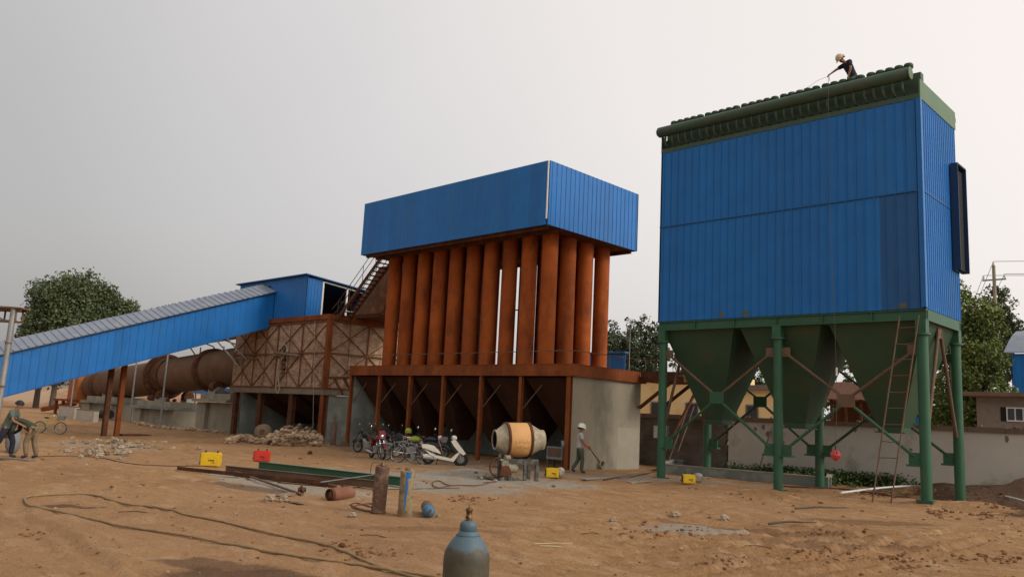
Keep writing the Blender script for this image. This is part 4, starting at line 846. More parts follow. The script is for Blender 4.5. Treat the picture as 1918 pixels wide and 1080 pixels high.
# ------------------------------------------------------------------ loose things in the yard
def spline(P, k=6):
    P = [Vector(p) for p in P]; o = []
    for i in range(len(P) - 1):
        a, b, c, d = P[max(i - 1, 0)], P[i], P[i + 1], P[min(i + 2, len(P) - 1)]
        for j in range(k):
            t = j / k; o.append(.5 * (2 * b + (c - a) * t + (2 * a - 5 * b + 4 * c - d) * t * t + (3 * b - a - 3 * c + d) * t ** 3))
    return o + [P[-1]]
def gpath(pts, lift, k=6):
    P = spline([G(*q) for q in pts], k); z = [gz(p.x, p.y) for p in P]; n = len(P)
    return [Vector((P[i].x, P[i].y, max(sum(z[max(0, i - 5):i + 6]) / len(z[max(0, i - 5):i + 6]), z[i] - .006) + lift)) for i in range(n)]

CYL_FG = bpy.data.materials.new('worn_blue_paint'); CYL_FG.use_nodes = True
def worn_blue():
    n = CYL_FG.node_tree.nodes; l = CYL_FG.node_tree.links; b = n['Principled BSDF']; b.inputs['Roughness'].default_value = .55
    t = n.new('ShaderNodeTexCoord'); s = n.new('ShaderNodeSeparateXYZ'); l.new(t.outputs['Object'], s.inputs[0])
    def noi(sc, det=6):
        x = n.new('ShaderNodeTexNoise'); x.inputs['Scale'].default_value = sc; x.inputs['Detail'].default_value = det; x.inputs['Roughness'].default_value = .65; l.new(t.outputs['Object'], x.inputs['Vector']); return x.outputs['Fac']
    def rng(f, a, c):
        x = n.new('ShaderNodeMapRange'); x.inputs['From Min'].default_value = a; x.inputs['From Max'].default_value = c; l.new(f, x.inputs['Value']); return x.outputs[0]
    def mix(f, a, c):
        x = n.new('ShaderNodeMix'); x.data_type = 'RGBA'; l.new(f, x.inputs[0])
        for i, q in ((6, a), (7, c)):
            if isinstance(q, tuple): x.inputs[i].default_value = (*q, 1)
            else: l.new(q, x.inputs[i])
        return x.outputs[2]
    col = mix(rng(noi(9), .42, .62), (.062, .120, .158), (.080, .112, .125))
    col = mix(rng(noi(4.5), .60, .68), col, (.22, .095, .075))
    e = n.new('ShaderNodeMath'); e.operation = 'MULTIPLY_ADD'; e.inputs[1].default_value = .16; l.new(noi(11), e.inputs[0]); l.new(s.outputs['Z'], e.inputs[2])
    dirt = mix(rng(noi(18), .4, .65), (.080, .068, .040), (.048, .043, .028))
    col = mix(rng(e.outputs[0], 1.455, 1.425), col, dirt)
    dots = mix(rng(noi(40), .66, .72), col, (.05, .05, .05)); l.new(dots, b.inputs['Base Color'])
    bp = n.new('ShaderNodeBump'); bp.inputs['Strength'].default_value = .25; bp.inputs['Distance'].default_value = .01; l.new(noi(35), bp.inputs['Height']); l.new(bp.outputs[0], b.inputs['Normal'])
worn_blue()
BRASS = mat('old_brass', (.24, .14, .055), (.10, .055, .025), 60, .45, metal=.8, bump=.2, bscale=80)
def gas_cyl_fg():
    c = at(876, 1010, d=3.92); x, y = c.x, c.y; zc = at(876, 980, d=3.92).z   # collar top
    t = thing('gas_cylinder', 'worn blue gas cylinder with brass valve standing closest in front', 'gas cylinder', (x, y, gz(x, y)), rz=0)
    z0 = gz(x, y); r = .111; sh = at(876, 1032, d=3.92).z
    k = 3.92 / FPX; prof = [(.09, z0), (r, z0 + .02)] + [(hw * k, zc - (py - 980) * k) for hw, py in ((43.3, 1062), (43.2, 1046), (42.6, 1038), (41, 1031), (38.4, 1024.5), (34.5, 1017.5), (30, 1011), (25.5, 1005.5), (21.5, 1001), (19, 997.5), (17, 994))]
    MB().lathe(prof + [(.03, zc - .03)], (x, y, 0), n=40).build('tank', CYL_FG, t)
    MB().lathe([(.0570, zc - .0555), (.0578, zc - .053), (.0560, zc - .0505)], (x, y, 0), n=32).build('weld_band', mat('dark_band', (.05, .09, .12), rough=.6), t)
    MB().lathe([(.038, zc - .036), (.0412, zc - .032), (.0412, zc - .008), (.038, zc + .004), (.030, zc + .011), (.02, zc + .015)], (x, y, 0), n=32).build('neck_ring', mat('neck_paint', (.06, .13, .18), (.09, .11, .12), 30, .5), t)
    v = MB().lathe([(.016, zc + .014), (.017, zc + .034), (.0135, zc + .036), (.0135, zc + .056), (.0155, zc + .057), (.0155, zc + .068), (.012, zc + .069), (.012, zc + .074), (.004, zc + .075), (.004, zc + .094), (.0025, zc + .097)], (x, y, 0), n=16).build('valve', BRASS, t)
    d = (EYE - Vector((x, y, EYE.z))).normalized(); d = Vector((d.x, d.y, 0)); d.rotate(Matrix.Rotation(-.28, 3, 'Z'))
    o = Vector((x, y, zc + .027)); MB().lathe([(.0105, 0), (.0105, .024), (.007, .0242), (.0068, .012)], o, d, 14, False, True).build('outlet', BRASS, v); MB().cyl(o + d * .0125, o + d * .014, .0067, n=12).build('bore', DARK, v)
    h = MB()
    for i in range(10):
        a = i * .628; h.box(x + .015 * math.cos(a) - .0018, x + .015 * math.cos(a) + .0018, y + .015 * math.sin(a) - .0018, y + .015 * math.sin(a) + .0018, zc + .0575, zc + .0675)
    h.build('handwheel', BRASS, v)
gas_cyl_fg()
def cylinders():
    rustc = mat('cyl_rust', (.15, .085, .055), (.10, .055, .036), 4, .85, c3=(.2, .13, .09), s3=9, bump=.15, bscale=25)
    buff = mat('cyl_buff', (.30, .235, .13), (.23, .17, .09), 5, .75, c3=(.17, .11, .06), s3=7, bump=.1)
    bl = mat('cyl_blue', (.02, .17, .42), (.025, .14, .34), 6, .5)
    p, q = at(708, 962, z=gz(-13, 10)), None; p = G(708, 960); q = p + Vector((.03, .03, 0)); zt = at(716, 872, d=(p - EYE).dot(_F)).z
    t = thing('gas_cylinder', 'rust brown upright gas cylinder with frayed wire on top', 'gas cylinder', p, group='gas cylinders in the yard')
    tp = at(717, 872, d=(p - EYE).dot(_F)); r = .138
    MB().lathe([(r * .95, -.03), (r, .02), (r, (tp - p).length - .03), (r * .93, (tp - p).length)], p, tp - p, 26).build('tank', rustc, t)
    MB().torus(p + Vector((0, 0, .03)), (0, 0, 1), r, .014, 26, 6).build('foot_ring', rustc, t)
    MB().lathe([(.05, 0), (.05, .05), (.02, .06), (.02, .09)], tp, (0, 0, 1), 12).build('valve', BRASS, t)
    p2 = G(758, 966); d2 = (p2 - EYE).dot(_F); tp2 = at(764, 880, d=d2)
    t2 = thing('gas_cylinder', 'buff upright gas cylinder with a blue stripe running down its side', 'gas cylinder', p2, group='gas cylinders in the yard')
    a2 = (tp2 - p2); L = a2.length; MB().lathe([(r * .97, -.03), (r, .02), (r, L - .03), (r * .9, L)], p2, a2, 26).build('tank', buff, t2)
    MB().lathe([(r + .012, .0), (r + .012, .09)], p2, a2, 26, False, False).build('foot_ring', buff, t2)
    MB().lathe([(.06, 0), (.05, .03), (.02, .05)], tp2, (0, 0, 1), 12).build('valve', BROWN, t2)
    # stripe as a thin curved sheet of paint on the side facing the cameraman, wide at the top, dripping to a point
    an = a2.normalized(); to = (EYE - p2); to.z = 0; to.normalize(); sd = an.cross(to).normalized(); m = MB(); rows = []
    for i in range(14):
        s = i / 13; z = L * (.97 - .83 * s); w = (.95 - s * .6 if s < .16 else .42 if s < .5 else .42 - (s - .5) * .5) * (.85 + .3 * noise.noise(Vector((s * 9, 1, 1)))); c0 = -.2 + .12 * s + (.18 if s > .16 else 0) + .06 * noise.noise(Vector((s * 7, 5, 1)))
        rows.append([p2 + an * z + (to * math.cos(a) - sd * math.sin(a)) * (r + .0025) for a in [c0 + w * (k / 4 - .5) for k in range(5)]])
    m.rings(rows, closed_u=False, cap0=False, cap1=False).build('blue_stripe', bl, t2)
    # lying blue-headed one
    p3 = G(803, 970); p4 = G(794, 946); ax = (p3 - p4); ax.z = 0; ax.normalize(); o = Vector((p4.x, p4.y, gz(p4.x, p4.y) + .115)); L = 1.05; o = Vector((p3.x, p3.y, gz(p3.x, p3.y) + .11)) - ax * 1.0
    t3 = thing('gas_cylinder', 'gas cylinder lying on the clay with its blue shoulder and valve forward', 'gas cylinder', (p3.x, p3.y, gz(p3.x, p3.y)), group='gas cylinders in the yard')
    MB().lathe([(.08, 0), (.118, .03), (.118, .72)], o, ax, 24).build('tank', rustc, t3)
    MB().lathe([(.1185, .721), (.1185, .86), (.105, .93), (.07, .98), (.045, .99)], o, ax, 24).build('shoulder', mat('shoulder_blue', (.04, .16, .27), (.06, .12, .17), 9, .5), t3)
    MB().cyl(o + ax * .99, o + ax * 1.09, .022, n=10).cyl(o + ax * 1.04 + Vector((0, 0, -.05)), o + ax * 1.04 + Vector((.02, .03, .07)), .014, n=8).build('valve', BRASS, t3)
    # rusty pipe length lying by the beams
    a, b = G(620, 928), G(672, 926); ax = (b - a).normalized(); a.z = gz(a.x, a.y) + .13
    b = a + ax * .62 + Vector((0, 0, .02))
    t4 = thing('gas_cylinder', 'short rust red gas cylinder lying beside the steel beams', 'gas cylinder', a, group='gas cylinders in the yard')
    MB().lathe([(.09, 0), (.135, .05), (.14, .12), (.14, .55), (.1, .63)], a, b - a, 22).build('tank', mat('cyl_red_rust', (.24, .10, .055), (.17, .07, .04), 4, .85, bump=.15), t4)
    MB().lathe([(.125, -.06), (.125, .02), (.09, .02), (.09, -.06)], a, b - a, 20, False, False).build('neck_collar', RUST_D, t4)
    # dark upright one by the chamber leg
    p5 = at(623, 838, y=25.1); p5.z = gz(p5.x, p5.y)
    t5 = thing('gas_cylinder', 'dark upright gas cylinder against the grey wall under the brick chamber', 'gas cylinder', p5, group='gas cylinders in the yard')
    MB().lathe([(.15, -.05), (.15, 1.1), (.11, 1.22), (.05, 1.27), (.05, 1.36)], p5, n=18).build('tank', BROWN, t5); MB().cyl(p5 + Vector((0, 0, 1.36)), p5 + Vector((0, 0, 1.44)), .03, n=10).build('valve', BRASS, t5)
cylinders()

def hoses():
    hm = mat('dusty_hose', (.31, .205, .098), (.22, .145, .068), 6, .8)
    P = gpath([(860, 1096), (800, 1080), (700, 1066), (620, 1052), (540, 1037), (460, 1025), (330, 1003), (210, 984), (110, 963), (60, 949), (46, 940), (52, 933), (75, 929), (110, 927), (170, 929), (210, 938), (240, 944), (290, 950), (340, 962), (400, 975), (460, 989), (520, 1003), (600, 1020), (660, 1040), (700, 1058), (760, 1078), (800, 1090)], .014)
    o = MB().tube([p_ + Vector((0, 0, .006)) for p_ in P], .0195, 8).build('long_hose', hm); props(o, 'long dusty brown hose looped across the clay foreground', 'hose')
    P = gpath([(905, 904), (930, 903), (900, 909), (880, 910), (862, 909), (845, 910), (832, 906), (824, 901), (815, 901), (810, 905), (812, 911), (822, 913), (838, 911), (850, 909)], .015)
    o = MB().tube(P, .016, 7).build('cable_loop', mat('cable_brown', (.16, .09, .05), (.1, .06, .04), 5, .7)); props(o, 'thick brown cable curled in a loop on the cement spill before the mixer', 'cable')
    P = gpath([(700, 958), (680, 955), (664, 950), (657, 945), (668, 943), (690, 949), (706, 955), (696, 959), (670, 954), (662, 949), (690, 944), (704, 948)], .015)
    o = MB().tube(P, .014, 7).build('coiled_hose', mat('hose_red', (.16, .06, .045), (.10, .045, .035), 5, .7)); props(o, 'reddish hose coiled on the clay at the foot of the rusty cylinder', 'hose')
    a = G(704, 955); b = at(697, 868, d=(a - EYE).dot(_F) - .1)
    o = MB().tube(spline([a + Vector((0, 0, .02)), a + Vector((-.06, 0, .25)), b + Vector((-.02, 0, -.35)), b, b + Vector((.12, .1, .03))]), .008, 6).build('hanging_hose', BROWN); props(o, 'thin hose running up beside the rusty upright cylinder', 'hose')
    P = gpath([(700, 905), (672, 899), (650, 903), (640, 910), (660, 914), (690, 910), (730, 916), (800, 915), (860, 914)], .012)
    o = MB().tube(P, .009, 6).build('power_cable', BLACK); props(o, 'thin dark cable trailing past the beams toward the mixer', 'cable')
    P = gpath([(60, 856), (130, 854), (190, 858), (240, 868), (300, 872), (376, 873)], .012)
    o = MB().tube(P, .012, 6).build('welding_lead', RUST_D); props(o, 'thin welding lead running from the two crouching workers to the yellow box', 'cable')
    P = gpath([(1130, 900), (1190, 889), (1235, 880), (1260, 876)], .03)
    o = MB().tube(P, .02, 6).build('thin_rod', RUST_D); props(o, 'long thin rusty rod lying before the concrete end wall', 'rod')
    P = gpath([(1455, 912), (1500, 914), (1560, 917), (1600, 921), (1680, 932)], .05)
    o = MB().tube(P, .028, 6).build('steel_bar', RUST_D); props(o, 'long dark bar lying along the low trough under the hoppers', 'rod')
    for k, (q, lb) in enumerate((([(1575, 922), (1600, 919), (1640, 914), (1690, 910), (1728, 909)], 'white plastic pipe lying by the weeds under the filter house'), ([(1845, 924), (1870, 926), (1905, 934), (1940, 944)], 'white plastic pipe sticking out of the dark trench'))):
        o = MB().tube(spline([at(*z_, z=.16) for z_ in q], 3), .035, 9).build('plastic_pipe', PVC); props(o, lb, 'pipe', 'white plastic pipes')
    for k, (a, b, lb) in enumerate((((1000, 1019), (1072, 1018), 'pale bamboo stick on the clay, farther of two'), ((1012, 1023), (1052, 1025), 'short pale bamboo stick on the clay, nearer of two'))):
        p, q = G(*a), G(*b); o = MB().tube([p + Vector((0, 0, .012)), (p + q) / 2 + Vector((0, 0, .018)), q + Vector((0, 0, .012))], .008, 6).build('bamboo_stick', mat('bamboo%d' % k, (.55, .44, .28), (.45, .36, .22), 9, .7)); props(o, lb, 'stick', 'pale sticks')
hoses()
def beams():
    def ibeam(m, a, b, h, w, tk=.012):
        a, b = Vector(a), Vector(b); up = Vector((0, 0, 1)); s = (b - a).normalized().cross(up).normalized()
        m.bar(a + up * tk / 2, b + up * tk / 2, w, tk); m.bar(a + up * h / 2, b + up * h / 2, tk, h - 2 * tk); m.bar(a + up * (h - tk / 2), b + up * (h - tk / 2), w, tk)
    def lay(name, a, b, lb, mt, fn):
        p, q = G(*a), G(*b); p.z = gz(p.x, p.y); q.z = gz(q.x, q.y); m = MB(); fn(m, p, q); o = m.build(name, mt); props(o, lb, 'steel beam', 'steel lengths on the ground')
    up = Vector((0, 0, 1))
    lay('steel_beam', (484, 880), (752, 912), 'green painted steel beam lying on the clay, farthest of the steel lengths', GREEN, lambda m, p, q: ibeam(m, p + up * .04, q + up * .04, .22, .14))
    lay('steel_beam', (422, 886), (706, 916), 'dark brown steel beam lying in front of the green one', BROWN, lambda m, p, q: ibeam(m, p + up * .03, q + up * .03, .19, .12))
    lay('steel_angle', (330, 881), (612, 912), 'long rusty angle bar reaching out toward the yellow box', RUST_D, lambda m, p, q: (m.bar(p + up * .035, q + up * .06, .1, .012), m.bar(p + up * .08 + Vector((.05, 0, 0)), q + up * .11 + Vector((.05, 0, 0)), .012, .09)))
    lay('steel_pipe', (425, 884), (566, 928), 'thin grey pipe slanting across the cement slab', BROWN, lambda m, p, q: m.cyl(p + up * .1, q + up * .04, .028, n=10))
    lay('steel_pipe', (440, 893), (630, 914), 'thin rusty pipe lying beside the angle bar', RUST_D, lambda m, p, q: m.cyl(p + up * .05, q + up * .05, .03, n=10))
    lay('steel_strip', (600, 918), (700, 904), 'short pale strip lying across the beam ends', GREY, lambda m, p, q: m.bar(p + up * .16, q + up * .24, .06, .012))
    lay('steel_rod', (520, 905), (640, 918), 'thin dark rod on the cement slab', RUST_D, lambda m, p, q: m.cyl(p + up * .03, q + up * .03, .014, n=7))
    p = G(565, 924); o = MB().torus(p + up * .09, (.3, .8, .2), .07, .028, 16, 8).cyl(p + up * .09 - Vector((.03, .08, 0)), p + up * .09 + Vector((.03, .08, 0)), .05, n=12).build('pipe_coupling', RUST_D); props(o, 'small rusty coupling at the end of the slanting pipe', 'fitting')
    a = G(552, 943); m = MB().prism([(a.x - .2, a.z + .03), (a.x + .25, a.z + .05), (a.x + .3, a.z + .06), (a.x - .15, a.z + .045)], a.y - .05, a.y + .12); o = m.build('board_scrap', WOOD); props(o, 'small pale board scrap lying in the wet patch', 'board')
    for k, (a, b, lb) in enumerate((((1440, 982), (1530, 979), 'dark crooked branch lying on the clay, nearer of two'), ((1490, 953), (1590, 951), 'dark crooked branch lying on the clay, nearer the columns'))):
        p, q = G(*a), G(*b); o = MB().tube(spline([p + up * .02, p.lerp(q, .35) + up * .05 + Vector((0, .08, 0)), p.lerp(q, .7) + up * .03, q + up * .02], 4), [.03 - .0015 * i for i in range(13)], 6).build('dead_branch', BARK); props(o, lb, 'branch', 'fallen branches')
beams()

YEL = mat('yellow_paint', (.72, .47, .012), (.62, .39, .012), 4, .45, c3=(.45, .30, .03), s3=8, t3=(.6, .75))
RED = mat('red_paint', (.62, .045, .025), (.5, .035, .02), 4, .45)
def welders():
    def unit(label, p, rz, body, sc=1.0):
        t = thing('welding_machine', label, 'welding machine', (p.x, p.y, gz(p.x, p.y)), rz, 'welding machines on the ground')
        B = lambda m, n, mt, par=None: m.build(n, mt, par or t, world=False)
        w, d, h = .28 * sc, .15 * sc, .42 * sc
        sh = MB().prism([(-w, .02), (w, .02), (w, h - .04), (w - .04, h), (-w + .04, h), (-w, h - .04)], -d, d); B(sh, 'casing', body)
        fr = MB().prism([(-w + .03, .04), (w - .03, .04), (w - .03, h - .03), (-w + .03, h - .03)], -d - .015, -d - .001); B(fr, 'side_plate', body)
        q = MB()
        for i, xx in enumerate((-.02, .02, .055, .09, .125)): q.box(xx * sc - .012, xx * sc + .012, -d - .021, -d - .0155, .17 * sc + (.01 if i % 2 else 0), .215 * sc)
        q.box(.08 * sc, .15 * sc, -d - .021, -d - .0155, .12 * sc, .14 * sc); B(q, 'dark_lettering', BLACK)
        for s in (-1, 1): B(MB().tube([(s * (w - .1), -.05, h - .01), (s * (w - .1), -.05, h + .05), (s * (w - .1), .05, h + .05), (s * (w - .1), .05, h - .01)], .014, 6), 'handle', BLACK)
        B(MB().box(-w - .02, -w - .001, -d + .02, d - .02, .04, h - .04), 'front_panel', BLACK)
        for x in (-w + .05, w - .05): B(MB().box(x - .03, x + .03, -d, d, 0, .019), 'foot', BLACK)
        B(MB().cyl((-w - .06, -.05, .1), (-w - .02, -.05, .1), .025, n=10).cyl((-w - .06, .05, .1), (-w - .02, .05, .1), .025, n=10), 'socket', BRASS)
    a = YAW
    unit('yellow welding machine alone on the open clay next to the long angle bar', G(394, 873), a + .08, YEL); unit('red welding machine at the end of the green beam', G(490, 864), a - .05, RED, .9)
    unit('yellow welding machine beside the mixer and the man', G(1034, 895), a + .03, YEL, .78); unit('yellow welding machine with a clear bag by the green columns', G(1290, 905), a, YEL, .72)
    for (px, py, lb) in ((1049, 893, 'crumpled clear plastic bag beside the yellow box near the man'), (1308, 903, 'crumpled clear plastic bag beside the yellow box under the filter house')):
        p = G(px, py); m = MB(); R = random.Random(px); rows = []
        for i in range(6):
            th = math.pi * (.1 + .8 * i / 5); rows.append([Vector((p.x + .17 * math.sin(th) * math.cos(a) * (.8 + .4 * R.random()), p.y + .17 * math.sin(th) * math.sin(a) * (.8 + .4 * R.random()), p.z + .17 + .17 * math.cos(th))) for a in [k * .785 for k in range(8)]])
        o = m.rings(rows, smooth=False).build('plastic_bag', mat('bag%d' % px, (.42, .38, .30), (.34, .3, .24), 8, .3, spec=.6)); props(o, lb, 'bag', 'plastic bags')
welders()

def mixer():
    p0 = at(973, 823, d=26.0); cz = p0.z; c = Vector((p0.x, p0.y, cz)); z0 = gz(c.x, c.y)
    t = thing('concrete_mixer', 'concrete mixer with grey cones and an orange drum on a dark steel frame', 'concrete mixer', (c.x, c.y, z0), YAW + .30)
    t.scale = (.87,) * 3
    B = lambda m, n, mt, par=None: m.build(n, mt, par or t, world=False)
    h = (cz - z0) / .87; ax = Vector((1, 0, .035)); o = Vector((0, 0, h)) - ax * .93
    S = 1.05
    org = mat('drum_orange', (.66, .36, .135), (.58, .31, .115), 2, .65, c3=(.45, .28, .14), s3=4, t3=(.56, .75), bump=.05); gr = mat('drum_grey', (.34, .29, .205), (.26, .22, .155), 3, .75, c3=(.44, .36, .24), s3=5, bump=.15)
    dk = mat('mixer_frame', (.075, .07, .058), (.05, .047, .04), 5, .85, c3=(.14, .125, .10), s3=6, bump=.1)
    B(MB().lathe([(.30, 0), (.36, -.01), (.36, .06), (.585, .36), (.60, .40)], o, ax, 36, False, False), 'mouth_cone', gr)
    B(MB().lathe([(.30, .0), (.29, .02), (.54, .36)], o, ax, 36, False, False), 'drum_lining', DARK)
    B(MB().torus(o + ax * .0, ax, .335, .035, 36, 8), 'mouth_ring', gr)
    B(MB().cyl(o + ax * .34, o + ax * .345, .53, n=30), 'drum_inside', DARK)
    B(MB().lathe([(.60, .401), (.615, .42), (.615, 1.22), (.60, 1.24)], o, ax, 40, False, False), 'drum_shell', org)
    B(MB().lathe([(.60, 1.241), (.585, 1.30), (.36, 1.72), (.36, 1.84), (.30, 1.85)], o, ax, 36, False, True), 'rear_cone', gr)
    for s in (.40, 1.24): B(MB().lathe([(.60, s - .05), (.635, s - .05), (.635, s + .05), (.60, s + .05)], o, ax, 40, False, False), 'drum_band', RUST_D)
    # faded stencilled characters: two rows of dark strokes on the drum side
    m = MB(); R = random.Random(4)
    for row in range(2):
        for ch in range(5):
            for st in range(5):
                s = .56 + ch * .115 + R.random() * .07; a0 = -.06 - row * .34 - R.random() * .16; w, hh = (.06, .02) if R.random() < .5 else (.012, .13)
                pts = [o + ax * (s + u * w) + Vector((0, -math.cos(a0 + v * hh), math.sin(a0 + v * hh))) * .6175 for u, v in ((0, 0), (1, 0), (1, 1), (0, 1))]; m.face(pts)
    B(m, 'faded_lettering', mat('stencil', (.40, .21, .07)))
    m = MB()
    for s in (.5, 1.12):
        for y in (-.42, .42):
            m.box(s - .93 - .05, s - .93 + .05, y - .05, y + .05, -.1, h - .72)
    m.box(-.6, .45, -.5, -.42, h - .80, h - .66).box(-.6, .45, .42, .5, h - .80, h - .66).box(-.6, -.52, -.42, .42, h - .8, h - .66).box(.37, .45, -.42, .42, h - .8, h - .66)
    m = MB()
    m.box(-.5, .62, -.47, -.40, h - .86, h - .66).box(-.5, .62, .40, .47, h - .86, h - .66).box(-.5, -.43, -.399, .399, h - .85, h - .67).box(.55, .62, -.399, .399, h - .85, h - .67)
    B(m, 'frame', dk)
    for x, y in ((.12, -.44), (.56, -.44), (.56, .44), (-.46, .44), (-.46, -.44)): B(MB().box(x - .06, x + .06, y - .05, y + .05, -.15, h - .861), 'leg', dk)
    for x in (-.35, .3): B(MB().cyl((x, -.3, h - .66), (x, .3, h - .66), .06, n=12), 'support_roller', RUST_D)
    B(MB().prism([(-.80, .30), (-.72, .24), (-.58, .26), (-.55, .5), (-.60, .66), (-.76, .66)], -.60, -.42).cyl((-.68, -.64, .58), (-.68, -.38, .58), .13, n=16).cyl((-.70, -.56, .80), (-.50, -.5, .80), .09, n=12).cyl((-.85, -.52, .70), (-.55, -.52, .72), .05, n=10), 'gearbox', mat('gear_grey', (.30, .26, .19), (.18, .155, .11), 7, .8, bump=.2)); B(MB().torus((-.68, -.66, .34), (0, 1, 0), .17, .025, 18, 6).cyl((-.68, -.67, .34), (-.68, -.62, .34), .15, n=18), 'pulley', RUST_D); B(MB().box(-.62, -.5, -.5, -.42, .62, h - .55).box(-.9, -.8, -.46, -.38, .05, h - .5), 'yoke', dk)
    B(MB().cyl((-.55, -.52, .42), (-.25, -.52, .42), .15, n=16).cyl((-.25, -.52, .42), (-.2, -.52, .42), .1, n=12), 'motor', mat('motor_grey', (.30, .26, .19), (.2, .17, .12), 6, .7))
    B(MB().torus((-.86, -.45, .45), (0, 1, 0), .34, .03, 24, 6).bar((-1.18, -.45, .45), (-.54, -.45, .45), .03).bar((-.86, -.45, .12), (-.86, -.45, .78), .03), 'tilt_wheel', RUST_D)
    m = MB()
    for i in range(7): m.cyl((-.3 + i * .1, -.475, h - .86), (-.3 + i * .1 + .02 * (i % 3), -.475, h - .9 - .06 * ((i * 7) % 4)), .014, .004, n=5)
    B(m, 'cement_drips', dk)
    R = random.Random(8); m = MB()
    for _ in range(70):
        a, r = R.random() * 6.28, abs(R.gauss(0, .5)); m.rock((c.x - .55 + r * math.cos(a), c.y - .5 + r * math.sin(a), z0 + max(0, .14 - r * .15)), .05 + .06 * R.random(), R)
    ob = m.build('cement_heap', mat('cement', (.36, .32, .26), (.28, .25, .2), 4, .95, bump=.3)); props(ob, 'low lumpy heap of spilled cement under the mixer', 'cement heap', kind='stuff')
mixer()
def drum_stove():
    p = at(1045, 872, y=25.9); z = gz(p.x, p.y)
    t = thing('metal_cabinet', 'grey metal cabinet on legs in the dark bay behind the mixer', 'cabinet', (p.x, p.y, z))
    MB().box(p.x - .42, p.x + .42, p.y - .25, p.y + .25, z + .35, z + .85).build('cabinet_body', GREY, t)
    for a in (-.38, .38):
        for b in (-.2, .2): MB().box(p.x + a - .03, p.x + a + .03, p.y + b - .03, p.y + b + .03, z - .1, z + .349).build('leg', BROWN, t)
    MB().box(p.x - .36, p.x + .36, p.y - .265, p.y - .251, z + .45, z + .8).build('door', BROWN, t)
    b = thing('tin_bucket', 'pale tin bucket standing on the metal cabinet behind the mixer', 'bucket', (p.x + .28, p.y, z + .851))
    MB().lathe([(.1, 0), (.14, .26), (.13, .26), (.095, .01)], (p.x + .28, p.y, z + .852), n=16, cap1=False).build('bucket_body', GREY, b); MB().tube(spline([(p.x + .14, p.y, z + 1.11), (p.x + .28, p.y - .12, z + 1.05), (p.x + .42, p.y, z + 1.11)], 4), .006, 5).build('bail', BLACK, b)
drum_stove()
def trough():
    a = [(-19.3, 28.2), (-11.75, 25.95), (-11.65, 28.25), (-19.6, 30.6)]
    a = [(*tuple(G(*q))[:2],) for q in ((1236, 884), (1553, 913), (1556, 897), (1262, 876))]
    t = thing('cement_trough', 'low grey concrete trough with pale rim under the hoppers', 'trough', (a[1][0], a[1][1], 0))
    z = .34
    for i in range(4):
        p, q = Vector((*a[i], 0)), Vector((*a[(i + 1) % 4], 0)); MB().bar(p + Vector((0, 0, .05)), q + Vector((0, 0, .05)), .16, z * 2 - .1).build('curb', CONC_D, t); MB().bar(p + Vector((0, 0, z + .022)), q + Vector((0, 0, z + .022)), .2, .04).build('rim', CONC, t)
    p = Vector((*a[3], 0)).lerp(Vector((*a[2], 0)), .18)
    o = MB().tube([p + Vector((0, 0, .1)), p + Vector((0, 0, .66)), p + Vector((.1, -.05, .72)), p + Vector((.4, -.15, .72))], .04, 9).build('water_pipe', PVC); props(o, 'white bent plastic standpipe at the trough by the rear green column', 'pipe')
    q = G(1283, 872); o = MB().cyl((q.x, q.y, 0), (q.x, q.y, 1.25), .018, n=8).ball((q.x, q.y, 1.27), .03).build('water_tap_pipe', GREY); props(o, 'thin upright grey pipe at the dark brick wall', 'pipe')
    p, q = at(1435, 880, y=32.6), at(1443, 806, y=32.9); o = MB().bar((p.x - .35, 32.5, gz(p.x, 32.5)), (q.x, 32.93, q.z), .07, .04).build('leaning_plank', WOOD); props(o, 'thin plank leaning on the plastered wall', 'plank')
    for k, (a, b, lb) in enumerate((((1232, 868), (1306, 728), 'dark slanting pipe leaning behind the first green column'), ((1246, 880), (1286, 770), 'reddish thin pipe leaning against the trough'), ((1270, 845), (1300, 760), 'dark thin rod leaning beside the trough'))):
        p = at(*a, y=30.3 + .3 * k); q = at(*b, y=32.2); o = MB().cyl((p.x, p.y, max(p.z, -.05)), q, (.07, .035, .03)[k], n=8).build('leaning_pipe', (RUST_D, BROWN, BROWN)[k]); props(o, lb, 'pipe', 'pipes leaning behind the filter house')
trough()
def ladder():
    y0, y1 = 24.55, 25.40
    f = [at(1634, 940, y=y0), at(1669, 942, y=y0)]; g = [at(1685, 592, y=y1), at(1721, 590, y=y1)]
    t = thing('steel_ladder', 'long thin rusty steel ladder leaning on the green ring beam', 'ladder', (f[0].x, y0, 0))
    for a, b in zip(f, g): MB().cyl(a, b, .024, n=8).build('stile', BROWN, t)
    for i in range(1, 12):
        s = (i - .35) / 11.4; a, b = f[0].lerp(g[0], s), f[1].lerp(g[1], s); MB().tube([a, (a + b) / 2 - Vector((0, 0, .03 * (i % 3 == 1))), b], .014, 6).build('rung', BROWN, t)
ladder()
